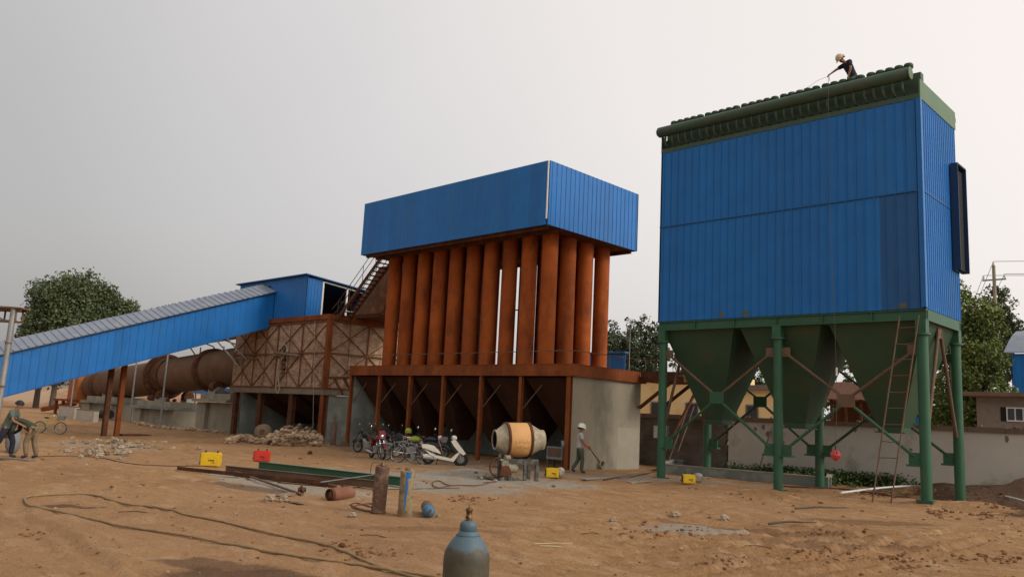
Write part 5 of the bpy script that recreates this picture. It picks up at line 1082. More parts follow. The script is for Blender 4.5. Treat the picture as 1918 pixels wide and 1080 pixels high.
def hoist():
    top = at(1553, 150, y=25.15); e = at(1567, 690, y=25.1); c = at(1565, 853, y=25.1)
    P = [(top.x, 25.2, 13.3), (top.x, 25.08, 13.2), (top.x + .02, 25.06, 9), (e.x, 25.08, e.z), (c.x, 25.1, c.z + .22)]
    o = MB().tube(spline(P, 4), .007, 6).build('hoist_rope', mat('rope_grey', (.12, .13, .09), (.09, .09, .06), 20, .9)); props(o, 'thin rope hanging down the blue cladding from the roof', 'rope')
    t = thing('red_rope_bundle', 'round red rope bundle hanging on a thin line under the hoppers', 'rope bundle', (c.x, c.y, c.z - .2)); RM = mat('red_rope', (.62, .10, .10), (.45, .06, .06), 12, .8)
    m = MB()
    for k in range(7): a = k * .45; m.torus(c + Vector((0, 0, .0 + .015 * (k % 3))), (math.cos(a), math.sin(a), .25 * math.sin(k * 2.1)), .125, .028, 18, 7)
    m.build('coils', RM, t); MB().torus(c + Vector((0, 0, .02)), (.1, .1, 1), .138, .026, 20, 7).build('binding', RM, t); MB().cyl(c + Vector((0, 0, .13)), c + Vector((0, 0, .3)), .02, n=8).build('hook', BLACK, t)
    p = at(1567, 688, y=25.05); o = MB().cyl(p, p + Vector((0, 0, -.25)), .03, n=10).build('line_weight', WHITE); props(o, 'small white tube on the hanging line above the red rope bundle', 'tube')
    # side lines
    q = [at(1560, 700, y=25.2), at(1548, 740, y=25.2), at(1540, 830, y=25.3), G(1553, 880), G(1570, 916)]; o = MB().tube(spline(q, 5), .009, 6).build('slack_line', BROWN); props(o, 'slack brown line sagging from the hanging line to the ground', 'rope')
    # rope on brick chamber
    a, b, c2 = at(530, 640, y=25.8), at(520, 690, y=25.75), at(521, 736, y=25.7)
    o = MB().tube(spline([a, at(538, 655, y=25.75), at(526, 675, y=25.72), b, at(523, 725, y=25.7), c2, at(517, 728, y=25.7), at(518, 700, y=25.7), at(524, 672, y=25.72)], 6), .03, 7).build('looped_rope', mat('pale_rope', (.40, .32, .22), (.32, .25, .16), 9, .9)); props(o, 'pale rope looped down the brick chamber by its broken hole', 'rope')
    a, b = at(590, 600, y=25.75), at(586, 800, y=25.75); o = MB().cyl(b, a, .014, n=6).build('thin_rope', mat('thin_rope', (.36, .30, .22), rough=.9)); props(o, 'thin straight rope hanging down the brick chamber near its corner', 'rope')
    z = thing('timber_pole', 'pale timber pole with wrapped end lying on lattice at the broken brick hole', 'pole', (at(530, 662, y=25.7).x, 25.7, at(530, 662, y=25.7).z)); MB().cyl(at(515, 660, y=25.7), at(560, 666, y=25.7), .06, n=8).build('shaft', WOOD, z); MB().ball(at(538, 657, y=25.68), .10, .08, .10).build('wrapping', mat('cloth_wrap', (.4, .34, .26), (.3, .25, .19), 9, .9), z)
hoist()
def mast():
    d = 22; a = at(-4, 790, d=d); top = at(26, 578, d=d); x, y = top.x, top.y; ri = _R0
    zg = gz(x, y); t = thing('lamp_gantry', 'grey pipe mast carrying a small flat roofed frame', 'gantry', (x, y, zg))
    P = lambda s, z, dy=0: Vector((x, y, 0)) + Vector((ri.x, ri.y, 0)) * s + Vector((-ri.y, ri.x, 0)) * dy + Vector((0, 0, z))
    zt = top.z; MB().cyl(P(-.05, zg - .3), P(0, zt), .075, n=14).build('mast', GREY, t); MB().cyl(P(-1.9, zg - .3), P(-1.85, zt), .075, n=14).build('mast', GREY, t)
    for z in (zt - .95, zt - 2.1): MB().cyl(P(-.02, z), P(-.02, z + .05), .085, n=14).build('clamp', BROWN, t)
    m = MB()
    for dy in (0, .3):
        m.bar(P(-2.0, zt - .33, dy), P(.12, zt - .33, dy), .04, .05); m.bar(P(-2.0, zt - .03, dy), P(.2, zt - .03, dy), .05, .06)
        for s in (-1.85, -1.2, -.8, -.4, .08): m.bar(P(s, zt - .3, dy), P(s, zt - .06, dy), .04)
        m.bar(P(-.8, zt - .1, dy), P(-.4, zt - .3, dy), .025)
    m.build('frame', BROWN, t); MB().hexa([P(-2.2, zt + .002, -.1), P(.24, zt + .002, -.1), P(.24, zt + .002, .38), P(-2.2, zt + .002, .38)], [P(-2.2, zt + .09, -.1), P(.24, zt + .04, -.1), P(.24, zt + .04, .38), P(-2.2, zt + .09, .38)]).build('roof_sheet', BROWN, t)
mast()
def rubble():
    R = random.Random(21); bm_ = mat('rubble_tan', (.46, .34, .225), (.33, .215, .13), 2.5, .95, isl=.4); gm = mat('rubble_grey', (.33, .265, .19), (.25, .175, .11), 2.5, .95, isl=.4)
    m = MB()
    for _ in range(900):
        px = R.uniform(424, 606); top = 806 + (822 - 806) * abs((px - 560) / 140) ** 1.5 if px > 500 else 822 - 6 * math.sin((px - 424) / 76 * 3.1); py = R.uniform(top + 10, 837 - (610 - px) * .075); p = G(px, py); hh = .95 * math.exp(-((px - 558) / 50) ** 2) + .6 * math.exp(-((px - 455) / 32) ** 2)
        k = max(0, 1 - abs(py - (top + 18)) / 16); z = gz(p.x, p.y) + hh * k * R.random()
        if R.random() < .5: m.rock((p.x, p.y, z + .04), .08 + .1 * R.random(), R)
        else:
            d = Vector((R.gauss(0, 1), R.gauss(0, 1), R.gauss(0, .3))).normalized() * .13; m.bar(Vector((p.x, p.y, z + .05)) - d, Vector((p.x, p.y, z + .05)) + d, .12, .07)
    o = m.build('brick_rubble', bm_); props(o, 'heap of broken tan bricks spilled before the legs of the brick chamber', 'rubble', kind='stuff')
    m = MB()
    for _ in range(300):
        px = R.triangular(105, 330, 190); py = R.gauss(840, 9) if px < 250 else R.gauss(834, 4); p = G(px, py); m.rock((p.x, p.y, gz(p.x, p.y) + .02 + .08 * R.random() * math.exp(-((px - 200) / 60) ** 2)), (.02 + .15 * R.random() ** 3.5), R)
    o = m.build('concrete_rubble', gm); props(o, 'low heap of whitish concrete rubble behind the crouching workers', 'rubble', kind='stuff')
    m = MB()
    for _ in range(150):
        px = R.uniform(250, 410); py = R.uniform(772, 806); p = at(px, py, y=R.uniform(25.2, 26.6)); p.z = gz(p.x, p.y); m.rock((p.x, p.y, p.z + .05), .08 + .16 * R.random() ** 2, R)
    o = m.build('kiln_rubble', bm_); props(o, 'scattered rubble at the foot of the kiln piers', 'rubble', kind='stuff')
    # pebbles and clods over the yard
    m = MB(); m2 = MB()
    for _ in range(900):
        px, py = R.uniform(0, 1918), 850 + 230 * R.random() ** 1.3; p = G(px, py)
        s = (.006 + .022 * R.random() ** 3) * (1 + .5 * R.random()) * max(.6, (p - EYE).length / 12); (m if R.random() < .3 else m2).rock((p.x, p.y, gz(p.x, p.y) + s * .2), s, R, .5)
    for (cx, cy, sx, sy, n) in ((680, 1035, 60, 14, 90), (640, 1020, 40, 8, 50), (1700, 1055, 50, 14, 120), (1850, 1045, 60, 12, 60), (1350, 1050, 60, 8, 60), (60, 1000, 30, 8, 20), (880, 935, 60, 6, 40), (1560, 1000, 60, 8, 50), (1760, 960, 30, 8, 40), (1860, 945, 50, 14, 200), (1800, 915, 50, 8, 120), (1640, 925, 40, 6, 50), (1250, 1000, 120, 12, 80), (1560, 1040, 90, 20, 120)):
        for _ in range(n):
            p = G(cx + R.gauss(0, sx * .5), min(1079, cy + R.gauss(0, sy * .5))); s = (.008 + .028 * R.random() ** 2) * max(.6, (p - EYE).length / 11); m2.rock((p.x, p.y, gz(p.x, p.y) + s * .25), s, R, .6)
    o = m.build('pebbles', gm); props(o, 'pale pebbles strewn over the clay yard', 'pebbles', kind='stuff')
    o = m2.build('clay_clods', mat('clod', (.25, .125, .055), (.17, .08, .036), 4, .95, isl=.3)); props(o, 'dark clay clods strewn over the yard', 'clods', kind='stuff')
    for k, (px, py, r, lb) in enumerate(((1265, 965, .16, 'pale angular stone on the clay, larger of two near the cement stain'), (1358, 984, .12, 'pale angular stone on the clay, smaller and nearer the branch'), (1148, 982, .1, 'pale flat stone at the grey cement stain'), (372, 842, .13, 'white stone at the edge of the concrete rubble'), (505, 938, .16, 'pale lump in the wet patch beside the slab'), (532, 940, .14, 'rounder pale lump beside the board scrap'), (640, 1024, .06, 'dark clod beside the hose'), (660, 968, .1, 'pale stone left of the rusty upright cylinder'), (821, 968, .06, 'small white stone by the lying cylinder valve'), (580, 850, .14, 'brown clod between red machine and rubble heap'))):
        p = G(px, py); o = MB().rock((p.x, p.y, gz(p.x, p.y) + r * .35), r, R, .75).build('stone', gm if k not in (6, 9) else RUST_D); props(o, lb, 'stone', 'loose stones on the clay')
    p = G(505, 830); p.y = max(p.y, 22.5); pp = at(492, 818, y=24.2)
    t = thing('cable_drum', 'old wheel shaped wooden cable drum at the brick rubble heap', 'cable drum', (pp.x, pp.y, gz(pp.x, pp.y)))
    cc = Vector((pp.x, pp.y, gz(pp.x, pp.y) + .40)); ax = Vector((.75, -.6, 0)).normalized()
    for s in (-.3, .3): MB().lathe([(.15, 0), (.44, 0), (.44, .05), (.15, .05)], cc + ax * s, ax, 24, False, False).build('flange', WOOD, t)
    MB().cyl(cc - ax * .28, cc + ax * .3, .24, n=18).build('core', BROWN, t)
    p = at(648, 828, y=25.3); o = MB().lathe([(.28, 0), (.30, .02), (.30, .5), (.26, .52)], (p.x - .1, 25.0, gz(p.x, 25) - .12), (.9, -.1, .25), 20).build('crushed_barrel', BROWN); props(o, 'dark crushed barrel lying at the corner post of the brick chamber', 'barrel')
    p = G(232, 826)
    for k, (px, py, a, lb) in enumerate(((125, 783, 0, 'low white block wall behind the bicycle'), (160, 788, .2, 'low pale block wall beside the dark machine at the kiln end'))):
        q = G(px, py); t = thing('low_wall', lb, 'wall', q, .0); MB().box(q.x - 2.2, q.x + 1.6, q.y, q.y + .35, -.3, .95 - .15 * k).build('wall_body', mat('whitewash%d' % k, (.5, .46, .38), (.4, .36, .29), 1.5, .9), t); MB().box(q.x - 2.25, q.x + 1.65, q.y - .03, q.y + .38, .952 - .15 * k, 1.0 - .15 * k).build('coping', COPING, t)
    q = G(195, 787); t = thing('old_pump', 'dark old pump standing by the low white wall', 'pump', q); MB().cyl(q + Vector((-.7, 0, .5)), q + Vector((.4, .3, .5)), .35, n=14).build('housing', BLACK, t); MB().box(q.x - .8, q.x + .7, q.y - .3, q.y + .5, 0, .16).build('base', GREY, t); MB().cyl(q + Vector((.2, .2, .5)), q + Vector((.3, .3, 1.2)), .14, n=10).build('outlet', GREY, t)
rubble()

def scraps():
    up = Vector((0, 0, .02))
    for k, (a, b, w, lb) in enumerate((((1092, 898), (1150, 894), .22, 'pale flat board on the ground in front of the man with the bar'), ((1160, 897), (1222, 884), .16, 'narrow board lying toward the first green column'), ((1178, 904), (1216, 901), .25, 'short grey board scrap near the first green column'), ((520, 930), (548, 928), .2, 'grey board scrap at the edge of the cement slab'), ((226, 838), (262, 833), .3, 'broken concrete slab leaning out of the rubble'), ((905, 893), (925, 899), .2, 'grey scrap board at the mixer wheel'))):
        p, q = G(*a), G(*b); o = MB().bar(p + up, q + up * (1 + 2 * (k % 2)), w, .03).build('board_scrap', WOOD if k % 2 else CONC); props(o, lb, 'board', 'scraps on the ground')
    for k, (px, py, ln, rot) in enumerate(((700, 1005, .5, .4), (1105, 1000, .35, 1.2), (1420, 1025, .45, .2), (985, 945, .4, 2.2), (250, 960, .5, .9))):
        p = G(px, py); d = Vector((math.cos(rot), math.sin(rot), 0)) * ln / 2; z = Vector((0, 0, .012)); o = MB().tube([p - d + z, p + Vector((.02, .03, .02)) + z, p + d + z], .007, 5).build('wire_scrap', RUST_D)
        props(o, ('bent wire scrap between the looped hoses and the rusty cylinder', 'bent wire scrap right of the near cylinder by the bamboo', 'bent wire scrap on the rutted clay far from the cylinders', 'bent wire scrap on the clay before the cable loop', 'bent wire scrap inside the long hose loop')[k].replace('right of', 'beyond'), 'wire', 'wire scraps')
scraps()
# ------------------------------------------------------------------ two wheelers
def wheel(par, B, x, r, tw, spokes=10, disc=False, rimm=None):
    w = B(MB().torus((x, 0, r), (0, 1, 0), r - tw, tw, 28, 8), 'wheel', BLACK, par)
    m = MB().torus((x, 0, r), (0, 1, 0), r - tw * 2.05, tw * .35, 28, 6).cyl((x, -.05, r), (x, .05, r), .035, n=10)
    if disc: m.cyl((x, -.02, r), (x, .02, r), r * .5, n=18)
    for i in range(spokes):
        a = 6.283 * i / spokes; m.bar((x + .02 * math.cos(a), .012 * (-1) ** i, r + .02 * math.sin(a)), (x + (r - tw * 2) * math.cos(a), 0, r + (r - tw * 2) * math.sin(a)), .008 if spokes > 8 else .03, .008)
    B(m, 'rim', rimm or GREY, w); return w
def scooter(label, loc, rz):
    t = thing('motor_scooter', label, 'scooter', loc, rz, 'two wheelers parked before the cooler'); B = lambda m, n, mt, par=None: m.build(n, mt, par or t, world=False)
    WH = mat('scooter_white', (.80, .77, .66), (.74, .70, .58), 3, .25, spec=.5)
    wheel(t, B, -.56, .24, .05, 5, True); wheel(t, B, .68, .24, .05, 5, True)
    B(MB().prism([(-.84, .74), (-.80, .60), (-.46, .50), (-.08, .41), (-.2, .56), (-.36, .70), (-.6, .755)], -.13, .13), 'rear_body', WH)
    for s in (-1, 1): B(MB().prism([(-.74, .62), (-.5, .53), (-.12, .42), (-.22, .54), (-.38, .66)], s * .131, s * .17), 'side_fairing', WH)
    B(MB().prism([(-.70, .545), (-.23, .345), (.31, .255), (.56, .50), (.64, .47), (.42, .14), (-.23, .24), (-.5, .36)], -.15, .15), 'floor_tunnel', WH)
    for s in (-1, 1): B(MB().prism([(-.78, .36), (-.62, .40), (-.23, .21), (-.66, .19)], s * .1, s * .155), 'lower_cover', WH)
    B(MB().prism([(.28, .90), (.34, .95), (.45, .95), (.86, .46), (.78, .40), (.60, .50), (.40, .72)], -.19, .19), 'leg_shield', WH)
    B(MB().prism([(.24, .90), (.279, .90), (.58, .50), (.5, .46), (.30, .70)], -.17, .17), 'inner_shield', BLACK)
    B(MB().prism([(-.82, .745), (-.62, .84), (-.34, .82), (-.14, .70), (-.2, .60), (-.36, .705), (-.6, .757)], -.125, .125), 'seat', BLACK)
    h = B(MB().ball((.38, 0, 1.03), .12, .15, .09), 'headlamp_cowl', WH); B(MB().ball((.47, 0, 1.02), .045, .09, .05), 'headlamp_glass', MIRROR, h)
    b = B(MB().tube([(.24, -.34, 1.04), (.3, -.2, 1.06), (.33, 0, 1.05), (.3, .2, 1.06), (.24, .34, 1.04)], .018, 7), 'handlebar', BLACK)
    for s in (-1, 1): B(MB().cyl((.27, s * .25, 1.06), (.27, s * .3, 1.26), .008, n=6), 'mirror_stem', BLACK, b); B(MB().lathe([(.0, 0), (.055, .005), (.055, .02), (0, .022)], (.275, s * .31, 1.30), (-1, 0, .1), 14), 'mirror', MIRROR, b)
    B(MB().torus((.68, 0, .25), (0, 1, 0), .27, .03, 20, 6), 'front_fender', BLACK); B(MB().bar((.62, -.07, .5), (.69, -.07, .2), .03).bar((.62, .07, .5), (.69, .07, .2), .03), 'fork', CHROME)
    B(MB().cyl((-.75, -.16, .24), (-.3, -.16, .22), .05, n=12), 'exhaust', GREY); B(MB().box(-.88, -.84, -.1, .1, .62, .72), 'tail_lamp', RED); B(MB().bar((-.2, .12, .25), (-.25, .25, 0), .025), 'stand', BROWN)
    return t
def motorbike(label, loc, rz, body, tankm, cowl=True, basket=False, mir=(1, 1), lean=0, rack=False):
    t = thing('motorcycle', label, 'motorcycle', loc, rz, 'two wheelers parked before the cooler'); t.rotation_euler = (lean, 0, rz); B = lambda m, n, mt, par=None: m.build(n, mt, par or t, world=False)
    wheel(t, B, -.62, .29, .05, 6); wheel(t, B, .64, .29, .045, 6)
    B(MB().tube([(-.62, 0, .29), (-.1, 0, .34), (.12, 0, .4), (.42, 0, .8), (.0, 0, .72), (-.55, 0, .72)], .025, 7).tube([(-.1, 0, .34), (-.25, 0, .7)], .022, 6), 'frame', BLACK)
    B(MB().box(-.18, .22, -.12, .12, .24, .52).cyl((.1, 0, .4), (.28, 0, .62), .1, n=12).lathe([(.11, -.02), (.13, .02), (.13, .16), (.11, .2)], (-.05, -.09, .38), (0, 1, 0), 14), 'engine', GREY)
    tk = MB(); rs = []
    for x, w, z0, z1 in ((-.12, .06, .74, .82), (-.02, .13, .70, .92), (.16, .16, .68, .97), (.32, .14, .70, .94), (.40, .06, .76, .86)):
        rs.append([Vector((x, w * math.cos(a), (z0 + z1) / 2 + (z1 - z0) / 2 * math.sin(a))) for a in [i * .6283 for i in range(10)]])
    B(tk.rings(rs), 'fuel_tank', tankm)
    B(MB().prism([(-.78, .86), (-.70, .90), (-.35, .84), (-.13, .80), (-.10, .74), (-.40, .75), (-.76, .81)], -.12, .12), 'seat', BLACK)
    B(MB().prism([(-.86, .88), (-.80, .90), (-.30, .75), (-.22, .60), (-.5, .66)], -.125, .125), 'tail_cover', body); B(MB().box(-.90, -.86, -.06, .06, .80, .88), 'tail_lamp', RED)
    for x, z in ((-.62, .29), (.64, .29)):
        m = MB(); rows = []
        for i in range(9):
            a = (.5 + 1.9 * i / 8) if x < 0 else (.4 + 2.1 * i / 8); rows.append([Vector((x + .34 * math.cos(a), y, z + .34 * math.sin(a) + .01 * (1 - abs(y) / .06))) for y in (-.06, 0, .06)])
        B(m.rings(rows, closed_u=False, cap0=False, cap1=False), 'fender', body)
    for s in (-1, 1): B(MB().cyl((.64, s * .08, .29), (.42, s * .08, .88), .022, n=8), 'fork', CHROME); B(MB().cyl((-.6, s * .1, .32), (-.42, s * .1, .72), .03, n=10), 'shock', CHROME)
    B(MB().cyl((.25, -.11, .3), (-.2, -.13, .22), .022, n=8).cyl((-.2, -.13, .22), (-.82, -.14, .3), .045, n=10), 'exhaust', CHROME)
    b = B(MB().tube([(.22, -.36, 1.02), (.3, -.26, 1.04), (.37, -.08, .94), (.37, .08, .94), (.3, .26, 1.04), (.22, .36, 1.02)], .014, 7), 'handlebar', BLACK)
    h = B(MB().lathe([(.06, 0), (.09, .06), (.095, .13), (.085, .14)], (.42, 0, .92), (1, 0, -.1), 16), 'headlamp', body); B(MB().lathe([(.08, .0), (.05, .03), (.01, .035)], (.56, 0, .905), (1, 0, -.1), 14), 'lamp_glass', MIRROR, h)
    for s, f in zip((-1, 1), mir):
        if f: B(MB().cyl((.28, s * .24, 1.04), (.27, s * .33, 1.24), .007, n=6), 'mirror_stem', BLACK, b); B(MB().lathe([(0, 0), (.06, .006), (.06, .02), (0, .024)], (.27, s * .34, 1.29), (-.8, -.5, .25), 14), 'mirror', MIRROR, b)
    if cowl: B(MB().prism([(.40, 1.0), (.46, 1.14), (.56, 1.02), (.58, .82), (.46, .80)], -.13, .13), 'fly_screen', body)
    if rack: B(MB().box(-.92, -.72, -.16, .16, .93, 1.13), 'tail_box', BLACK)
    if basket: B(MB().hexa([(.56, -.14, .72), (.78, -.14, .72), (.78, .14, .72), (.56, .14, .72)], [(.53, -.18, .95), (.84, -.18, .95), (.84, .18, .95), (.53, .18, .95)]), 'basket', GREY)
    B(MB().bar((-.05, .1, .26), (-.12, .26, 0), .022), 'stand', BLACK)
    return t
def bicycle(label, loc, rz, fm, group, basket=False):
    t = thing('bicycle', label, 'bicycle', loc, rz, group); B = lambda m, n, mt, par=None: m.build(n, mt, par or t, world=False)
    wheel(t, B, -.52, .32, .022, 16, rimm=CHROME); wheel(t, B, .52, .32, .022, 16, rimm=CHROME)
    B(MB().tube([(-.52, 0, .32), (-.1, 0, .28), (.33, 0, .74)], .018, 7).tube([(-.1, 0, .28), (-.2, 0, .78)], .018, 7).tube([(-.19, 0, .72), (.34, 0, .80)], .017, 7).tube([(-.52, 0, .32), (-.18, 0, .70)], .012, 6), 'frame', fm)
    B(MB().tube([(.52, 0, .32), (.36, 0, .72), (.32, 0, .92)], .016, 7), 'fork', fm)
    B(MB().tube([(.15, -.27, .95), (.3, -.2, .98), (.34, 0, .93), (.3, .2, .98), (.15, .27, .95)], .012, 7), 'handlebar', CHROME)
    B(MB().ball((-.22, 0, .83), .14, .09, .04), 'saddle', BLACK)
    B(MB().cyl((-.1, -.03, .28), (-.1, .03, .28), .09, n=16).bar((-.1, .05, .28), (.02, .05, .17), .018).bar((-.1, -.05, .28), (-.22, -.05, .39), .018), 'crank', GREY)
    B(MB().box(-.72, -.3, -.06, .06, .66, .675).bar((-.5, .06, .66), (-.52, .05, .34), .01).bar((-.5, -.06, .66), (-.52, -.05, .34), .01), 'carrier', CHROME)
    if basket: B(MB().hexa([(.42, -.12, .72), (.64, -.12, .72), (.64, .12, .72), (.42, .12, .72)], [(.40, -.16, .96), (.70, -.16, .96), (.70, .16, .96), (.40, .16, .96)]), 'basket', GREY)
    return t
def parked():
    a = YAW; g = lambda px, py: (lambda p: (p.x, p.y, gz(p.x, p.y) - .01))(G(px, py))
    BK = mat('bike_black', (.018, .018, .02), rough=.3); RD = mat('bike_red', (.22, .018, .022), (.16, .014, .018), 4, .3); LIME = mat('lime_paint', (.30, .36, .04), (.24, .30, .035), 5, .35)
    scooter('white motor scooter in profile, foremost of the parked two wheelers', g(829, 869), a + .02)
    motorbike('dark red motorcycle pointing at the yard with its lamp low', g(706, 858), a - 1.05, RD, RD, True, mir=(1, 0), lean=.05)
    motorbike('black motorcycle parked farthest from the scooter with a round mirror high up', g(690, 848), a + 2.6, BK, BK, False, rack=True, mir=(1, 1), lean=-.06)
    motorbike('black motorcycle behind the silver bicycles with slanted mirror', g(728, 850), a + 2.9, BK, BK, True, mir=(1, 1), lean=.05)
    motorbike('motorcycle with a lime green tank behind the scooter tail', g(768, 858), a + .15, BK, LIME, False, mir=(0, 1), lean=.06)
    motorbike('black motorcycle with white tail and grey basket, mostly hidden behind the scooter', g(800, 858), a + .1, WHITE, BK, False, basket=True, mir=(1, 0), lean=.04)
    motorbike('black motorcycle in the dark rear of the row beside the red one', g(716, 843), a + 2.7, BK, BK, True, mir=(0, 1), lean=-.04)
    motorbike('black motorcycle in the dark rear of the row behind the lime tank', g(752, 849), a + 2.8, BK, BK, False, mir=(1, 0), lean=.05)
    bicycle('silver framed bicycle between the red motorcycle and the scooter', g(745, 862), a + .2, mat('cycle_silver', (.30, .30, .28), (.2, .2, .19), 6, .4), 'two wheelers parked before the cooler')
    bicycle('dull bicycle whose rear wheel touches the scooter tail', g(768, 867), a + 2.95, GREY, 'two wheelers parked before the cooler')
    bicycle('yellow green bicycle behind the crouching worker', g(92, 812), a + .1, mat('cycle_yellow', (.42, .40, .04), (.3, .3, .03), 5, .4), None, True)
    p = g(762, 852); t = thing('safety_helmet', 'lime green helmet sitting on the parked motorcycles', 'helmet', (p[0], p[1], p[2] + 1.02))
    MB().lathe([(.15, -.02), (.155, .05), (.14, .12), (.10, .17), (.04, .195), (.01, .2)], (p[0], p[1], p[2] + 1.02), n=18).build('shell', LIME, t); MB().lathe([(.17, -.025), (.17, -.015)], (p[0], p[1], p[2] + 1.02), n=18).build('brim', LIME, t)
parked()

# ------------------------------------------------------------------ people
SKIN = mat('skin', (.30, .145, .085), (.26, .12, .07), 6, .6); HAIR = mat('hair', (.018, .015, .013), rough=.7)
def skin_mesh(name, verts, edges, radii, root, m, parent, sub=2):
    me = bpy.data.meshes.new(name + '_src'); me.from_pydata([tuple(v) for v in verts], edges, []); me.update()
    o = bpy.data.objects.new(name + '_src', me); COL.objects.link(o)
    md = o.modifiers.new('skin', 'SKIN'); md.use_smooth_shade = True; md.branch_smoothing = .3
    for i, r in enumerate(radii):
        sv = me.skin_vertices[0].data[i]; sv.radius = (r if isinstance(r, tuple) else (r, r)); sv.use_root = (i == root)
    s = o.modifiers.new('sub', 'SUBSURF'); s.levels = sub; s.render_levels = sub
    dg = bpy.context.evaluated_depsgraph_get(); dg.update()
    nm = bpy.data.meshes.new_from_object(o.evaluated_get(dg)); bpy.data.objects.remove(o); nm.name = name
    nm.materials.clear(); nm.materials.append(m); nm.polygons.foreach_set('use_smooth', [True] * len(nm.polygons))
    q = bpy.data.objects.new(name, nm); COL.objects.link(q); q.parent = parent; return q
def person(label, loc, rz, J, shirt, trousers, shoes, helmet=None, sleeve='short', cuffs=None, scale=1.0):
    """J: joints in local metres, +X is the way the person faces, +Y to their left"""
    t = thing('person', label, 'person', loc, rz); t.scale = (scale,) * 3
    V = {k: Vector(v) for k, v in J.items()}
    V['abd'] = V['pelvis'].lerp(V['chest'], .5)
    face = Vector(J.get('look', (1, 0, 0))).normalized()
    names, E, Rd = [], [], []
    def add(k, v, r): names.append(k); V[k] = Vector(v); Rd.append(r); return len(names) - 1
    idx = {}
    spec = [('pelvis', .105), ('abd', .095), ('chest', .100), ('neck', .055), ('skull', .088), ('crown', .08)]
    hd = (V['head'] - V['neck']).normalized(); V['skull'] = V['head']; V['crown'] = V['head'] + hd * .09
    for k, r in spec: idx[k] = add(k, V[k], r)
    for a, b in (('pelvis', 'abd'), ('abd', 'chest'), ('chest', 'neck'), ('neck', 'skull'), ('skull', 'crown')): E.append((idx[a], idx[b]))
    idx['chin'] = add('chin', V['skull'] + face * .065 - hd * .075, .045); E.append((idx['skull'], idx['chin']))
    for s in 'LR':
        for k, r in (('sh', .062), ('el', .042), ('wr', .028)): r = .05 if k == 'sh' else r; idx[k + s] = add(k + s, V[k + s], r)
        E += [(idx['chest'], idx['sh' + s]), (idx['sh' + s], idx['el' + s]), (idx['el' + s], idx['wr' + s])]
        d = (V['wr' + s] - V['el' + s]).normalized(); side = d.cross(face).normalized() if d.cross(face).length > .2 else d.cross(Vector((0, 0, 1))).normalized(); up = side.cross(d).normalized()
        pm = V['wr' + s] + d * .07; idx['pm' + s] = add('pm' + s, pm, .034); E.append((idx['wr' + s], idx['pm' + s]))
        for f in range(4):
            b0 = pm + d * .03 + side * (.027 - .018 * f); L = (.075, .085, .08, .062)[f]
            i1 = add('f%d%s' % (f, s), b0 + d * L * .5 - up * .012, .0095); i2 = add('g%d%s' % (f, s), b0 + d * L * .72 - up * .04, .0085); E += [(idx['pm' + s], i1), (i1, i2)]
        i1 = add('t1' + s, pm + side * .045 - d * .01 - up * .01, .0115); i2 = add('t2' + s, pm + side * .05 + d * .035 - up * .03, .0095); E += [(idx['pm' + s], i1), (i1, i2)]
        for k, r in (('hip', .072), ('kn', .058), ('an', .042), ('toe', .036)): idx[k + s] = add(k + s, V[k + s], r)
        E += [(idx['pelvis'], idx['hip' + s]), (idx['hip' + s], idx['kn' + s]), (idx['kn' + s], idx['an' + s]), (idx['an' + s], idx['toe' + s])]
    body = skin_mesh('body', [V[n] for n in names], E, Rd, 0, SKIN, t)
    def cloth(name, chain, m):       # chain: list of (key list with radii)
        vs, es, rs, ix = [], [], [], {}
        for ch in chain:
            prev = None
            for k, r in ch:
                v = V[k] if isinstance(k, str) else V[k[0]].lerp(V[k[1]], k[2])
                if k not in ix: ix[k] = len(vs); vs.append(v); rs.append(r)
                if prev is not None and (prev, ix[k]) not in es: es.append((prev, ix[k]))
                prev = ix[k]
        return skin_mesh(name, vs, es, rs, 0, m, t)
    cu = [(('el' + 'X', 'wr' + 'X'), 0)]
    top = [[(('pelvis', 'abd', -.15), (.15, .165)), ('pelvis', (.15, .165)), ('abd', .15), ('chest', (.165, .165)), (('chest', 'neck', .55), .11), (('chest', 'neck', .85), .07)]]
    for s in 'LR':
        ch = [('chest', .165), ('sh' + s, .092), (('sh' + s, 'el' + s, .35), .078), (('sh' + s, 'el' + s, .75), .070)]
        if sleeve == 'long': ch += [('el' + s, .060), (('el' + s, 'wr' + s, .88), .046)]
        top.append(ch)
    cloth('shirt', top, shirt)
    tr = []
    for s in 'LR': tr.append([(('pelvis', 'abd', .35), .135), ('pelvis', .142), ('hip' + s, .128), (('hip' + s, 'kn' + s, .6), .095), ('kn' + s, .080), (('kn' + s, 'an' + s, .5), .076), (('kn' + s, 'an' + s, .96), .068)])
    cloth('trousers', tr, trousers)
    for s in 'LR':
        cloth('shoe', [[(('kn' + s, 'an' + s, .93), .052), ('an' + s, .056), (('an' + s, 'toe' + s, .6), .05), ('toe' + s, .045)]], shoes)
    if cuffs:
        for s in 'LR': cloth('arm_guard', [[(('el' + s, 'wr' + s, .1), .052), (('el' + s, 'wr' + s, .55), .052), ('wr' + s, .04), ('pm' + s, .045)]], cuffs)
    # face details
    sd = hd.cross(face).normalized(); fc = hd.cross(sd) * -1; fc = face - hd * face.dot(hd); fc.normalize(); H = V['skull']
    B = lambda m, n, mt: m.build(n, mt, t, world=False)
    B(MB().ball(H + fc * .098 - hd * .012, .017, .017, .026, 8, 6).cyl(H + fc * .085 + hd * .012, H + fc * .100 - hd * .008, .010, .014, 6), 'nose', SKIN)
    for s in (-1, 1): B(MB().ball(H + fc * .082 + sd * s * .033 + hd * .015, .012, .012, .009, 8, 6), 'eye', HAIR); B(MB().ball(H + sd * s * .092, .014, .018, .032, 8, 6), 'ear', SKIN)
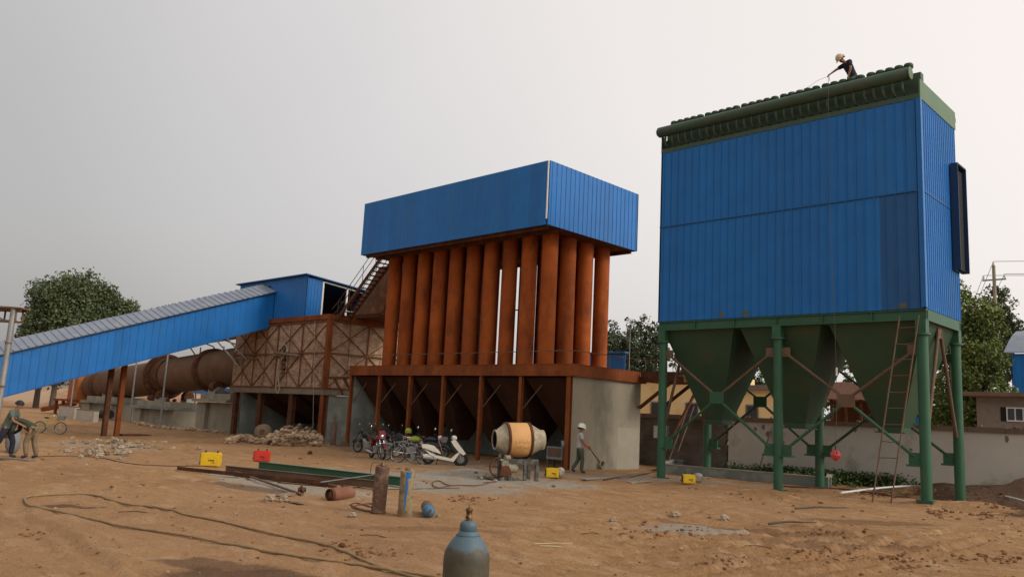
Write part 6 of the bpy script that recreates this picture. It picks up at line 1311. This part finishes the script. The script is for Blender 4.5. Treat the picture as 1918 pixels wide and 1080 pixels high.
    B(MB().bar(H + fc * .094 - hd * .052 - sd * .024, H + fc * .094 - hd * .052 + sd * .024, .008), 'mouth', mat('lips', (.2, .07, .05)))
    hm = MB(); rs = []
    c = H + hd * .052 - fc * .008
    for i in range(7):
        th = math.pi / 2 * i / 6; r_ = .112 * math.cos(th) + .002; z = .09 * math.sin(th); rs.append([c + hd * z + (fc * math.cos(a) * 1.08 + sd * math.sin(a)) * r_ - fc * .012 for a in [k * .5236 for k in range(12)]])
    low = [[p - hd * .075 - fc * .02 if (p - c).dot(fc) < .02 else p for p in rs[0]]]
    B(hm.rings(low + rs), 'hair', HAIR)
    if helmet:
        hm = MB(); rs = []; c = H + hd * .058
        for r_, z in ((.172, -.012), (.168, 0), (.136, .008), (.134, .05), (.115, .098), (.075, .128), (.03, .142), (.004, .145)): rs.append([c + hd * z + (fc * (math.cos(a) * 1.12 + (.12 * max(0, math.cos(a)) if z < .005 else 0)) + sd * math.sin(a)) * r_ for a in [k * .3927 for k in range(16)]])
        B(hm.rings(rs), 'hard_hat', helmet); B(MB().tube([c + hd * (.145 * math.sin(a) + .012) + fc * .155 * math.cos(a) for a in [.3 + .25 * k for k in range(11)]], .012, 6), 'hat_ridge', helmet)
    return t
def people():
    HW = mat('hat_white', (.80, .77, .68), (.72, .69, .6), 8, .4); HT = mat('hat_cream', (.62, .52, .36), (.52, .43, .29), 8, .5)
    OL = mat('olive_trousers', (.075, .085, .055), (.055, .062, .042), 6, .9, bump=.8, bscale=11, c3=(.12, .10, .07), s3=4, t3=(.6, .9)); TAN = mat('tan_trousers', (.22, .16, .09), (.165, .12, .07), 6, .9, bump=.8, bscale=11, c3=(.12, .10, .07), s3=4, t3=(.6, .9)); NAVY = mat('navy_cloth', (.022, .024, .045), (.016, .018, .032), 6, .9, bump=.8, bscale=11, c3=(.12, .10, .07), s3=4, t3=(.6, .9))
    GT = mat('grey_tee', (.46, .44, .40), (.40, .38, .34), 5, .9, bump=.8, bscale=11, c3=(.12, .10, .07), s3=4, t3=(.6, .9)); DG = mat('dark_green_jacket', (.045, .055, .028), (.032, .04, .022), 5, .9, bump=.8, bscale=11, c3=(.12, .10, .07), s3=4, t3=(.6, .9)); TEAL = mat('grey_green_shirt', (.12, .15, .13), (.09, .115, .10), 5, .9, bump=.8, bscale=11, c3=(.12, .10, .07), s3=4, t3=(.6, .9)); SH = mat('shoe_dark', (.05, .045, .04), (.035, .03, .028), 8, .8)
    # walking man with bar, near the end wall
    p = G(1085, 885)
    J = dict(pelvis=(0, 0, .94), chest=(-.02, 0, 1.32), neck=(-.005, 0, 1.50), head=(.025, 0, 1.63), look=(1, 0, .22), shL=(0, .19, 1.43), shR=(-.03, -.19, 1.43), elL=(.08, .25, 1.13), elR=(.06, -.24, 1.14), wrL=(.30, .12, 1.02), wrR=(.24, -.16, .97),
             hipL=(.0, .10, .90), hipR=(0, -.10, .90), knL=(-.03, .11, .49), knR=(.08, -.11, .49), anL=(-.26, .11, .12), anR=(.05, -.11, .08), toeL=(-.14, .12, .04), toeR=(.21, -.12, .03))
    person('man in white hard hat and grey tee walking with an iron bar', p, YAW + .12, J, GT, OL, SH, HW, 'short', mat('orange_guard', (.55, .13, .06), (.42, .10, .05), 6, .8))
    f = Vector((math.cos(YAW + .12), math.sin(YAW + .12), 0)); s = Vector((-f.y, f.x, 0)); P = lambda x, y, z: p + f * x + s * y + Vector((0, 0, z))
    o = MB().tube([P(.20, -.05, 1.06), P(.36, -.02, .93), P(.78, .02, .42)], [.018, .02, .035], 8).build('iron_bar', BROWN); props(o, 'long iron bar held slanting down by the man in the white hard hat', 'bar')
    # man bending over on the filter house roof
    h = at(1598, 146, y=26.45)
    zr = 12.83; base = Vector((h.x, 26.45, zr)); pz = .97
    J = dict(pelvis=(0, 0, pz), chest=(.17, 0, pz + .38), neck=(.30, 0, pz + .50), head=(.41, .0, pz + .58), look=(.75, 0, -.65), shL=(.22, .20, pz + .46), shR=(.24, -.20, pz + .47), elL=(.24, .26, pz + .16), elR=(.48, -.26, pz + .30), wrL=(.30, .22, pz - .10), wrR=(.70, -.22, pz + .12),
             hipL=(-.01, .1, pz - .04), hipR=(-.01, -.1, pz - .04), knL=(.06, .12, .50), knR=(.02, -.12, .50), anL=(-.05, .12, .07), anR=(-.10, -.12, .07), toeL=(.10, .13, .03), toeR=(.03, -.13, .03))
    person('man in dark tee and cream hard hat stooping on the filter house roof', base, YAW + math.pi + .12, J, NAVY, mat('grey_trousers', (.07, .065, .05), (.05, .048, .038), 6, .9), SH, HT, 'short')
    a = YAW + math.pi + .12; f = Vector((math.cos(a), math.sin(a), 0)); s = Vector((-f.y, f.x, 0)); hp = base + f * .80 - s * .22 + Vector((0, 0, pz + .02))
    o = MB().tube(spline([hp, at(1530, 152, y=26), at(1512, 164, y=25.9), at(1480, 176, y=25.85)], 5), .006, 5).build('cord', mat('cord_pale', (.4, .38, .33), rough=.9)); props(o, 'thin pale cord running from the hand of the man on the roof', 'cord')
    # two workers at the edge of the yard
    p = G(54, 858)
    J = dict(pelvis=(0, 0, .88), chest=(.33, 0, 1.10), neck=(.52, 0, 1.13), head=(.63, 0, 1.10), look=(.8, 0, -.5), shL=(.44, .19, 1.10), shR=(.44, -.19, 1.10), elL=(.46, .24, .82), elR=(.48, -.23, .82), wrL=(.64, .14, .66), wrR=(.66, -.13, .68),
             hipL=(-.02, .10, .86), hipR=(-.02, -.10, .86), knL=(.10, .13, .46), knR=(-.04, -.12, .46), anL=(.02, .14, .08), anR=(-.16, -.12, .08), toeL=(.17, .15, .03), toeR=(-.01, -.13, .03))
    person('man in dark green jacket and tan trousers bending over low', p, YAW + math.pi + .1, J, DG, TAN, SH, None, 'long', None)
    f = Vector((math.cos(YAW + math.pi + .1), math.sin(YAW + math.pi + .1), 0)); q = p + f * .74
    gl = thing('grinder', 'red power tool held low by the bending man', 'power tool', (q.x, q.y, p.z + .64)); MB().lathe([(.05, 0), (.06, .05), (.055, .2), (.04, .3)], (q.x, q.y, p.z + .66), (f.x, f.y, .15), 12).build('tool_body', RED, gl); MB().cyl((q.x, q.y, p.z + .62), (q.x, q.y, p.z + .72), .03, n=8).build('grip', BLACK, gl)
    p2 = G(-22, 856) + Vector((.1, .35, 0)); p2.z = gz(p2.x, p2.y)
    J = dict(pelvis=(0, 0, .92), chest=(.12, 0, 1.30), neck=(.20, 0, 1.46), head=(.27, 0, 1.58), look=(.9, 0, -.3), shL=(.13, .19, 1.40), shR=(.13, -.19, 1.40), elL=(.24, .24, 1.13), elR=(.22, -.24, 1.12), wrL=(.45, .14, 1.0), wrR=(.44, -.13, 1.0),
             hipL=(0, .1, .88), hipR=(0, -.1, .88), knL=(.18, .12, .50), knR=(-.12, -.11, .48), anL=(.16, .13, .08), anR=(-.40, -.11, .12), toeL=(.32, .14, .03), toeR=(-.28, -.12, .04))
    person('man in grey green shirt and dark trousers leaning beside the mast', p2, YAW + .2, J, TEAL, NAVY, SH, None, 'short')
    a, b = G(-30, 856), G(60, 864); o = MB().bar(a + Vector((0, 0, .03)), b + Vector((0, 0, .03)), .3, .05).build('timber_plank', WOOD); props(o, 'flat timber plank on the clay under the two workers', 'plank')
    q = G(2, 850); o = MB().ball((q.x - .75, q.y + .5, .36), .26, .24, .42, 12, 8).build('cement_sack', mat('sack', (.22, .22, .21), (.17, .17, .16), 7, .9, bump=.3)); props(o, 'pale grey sack standing behind the workers at the picture edge', 'sack')
people()
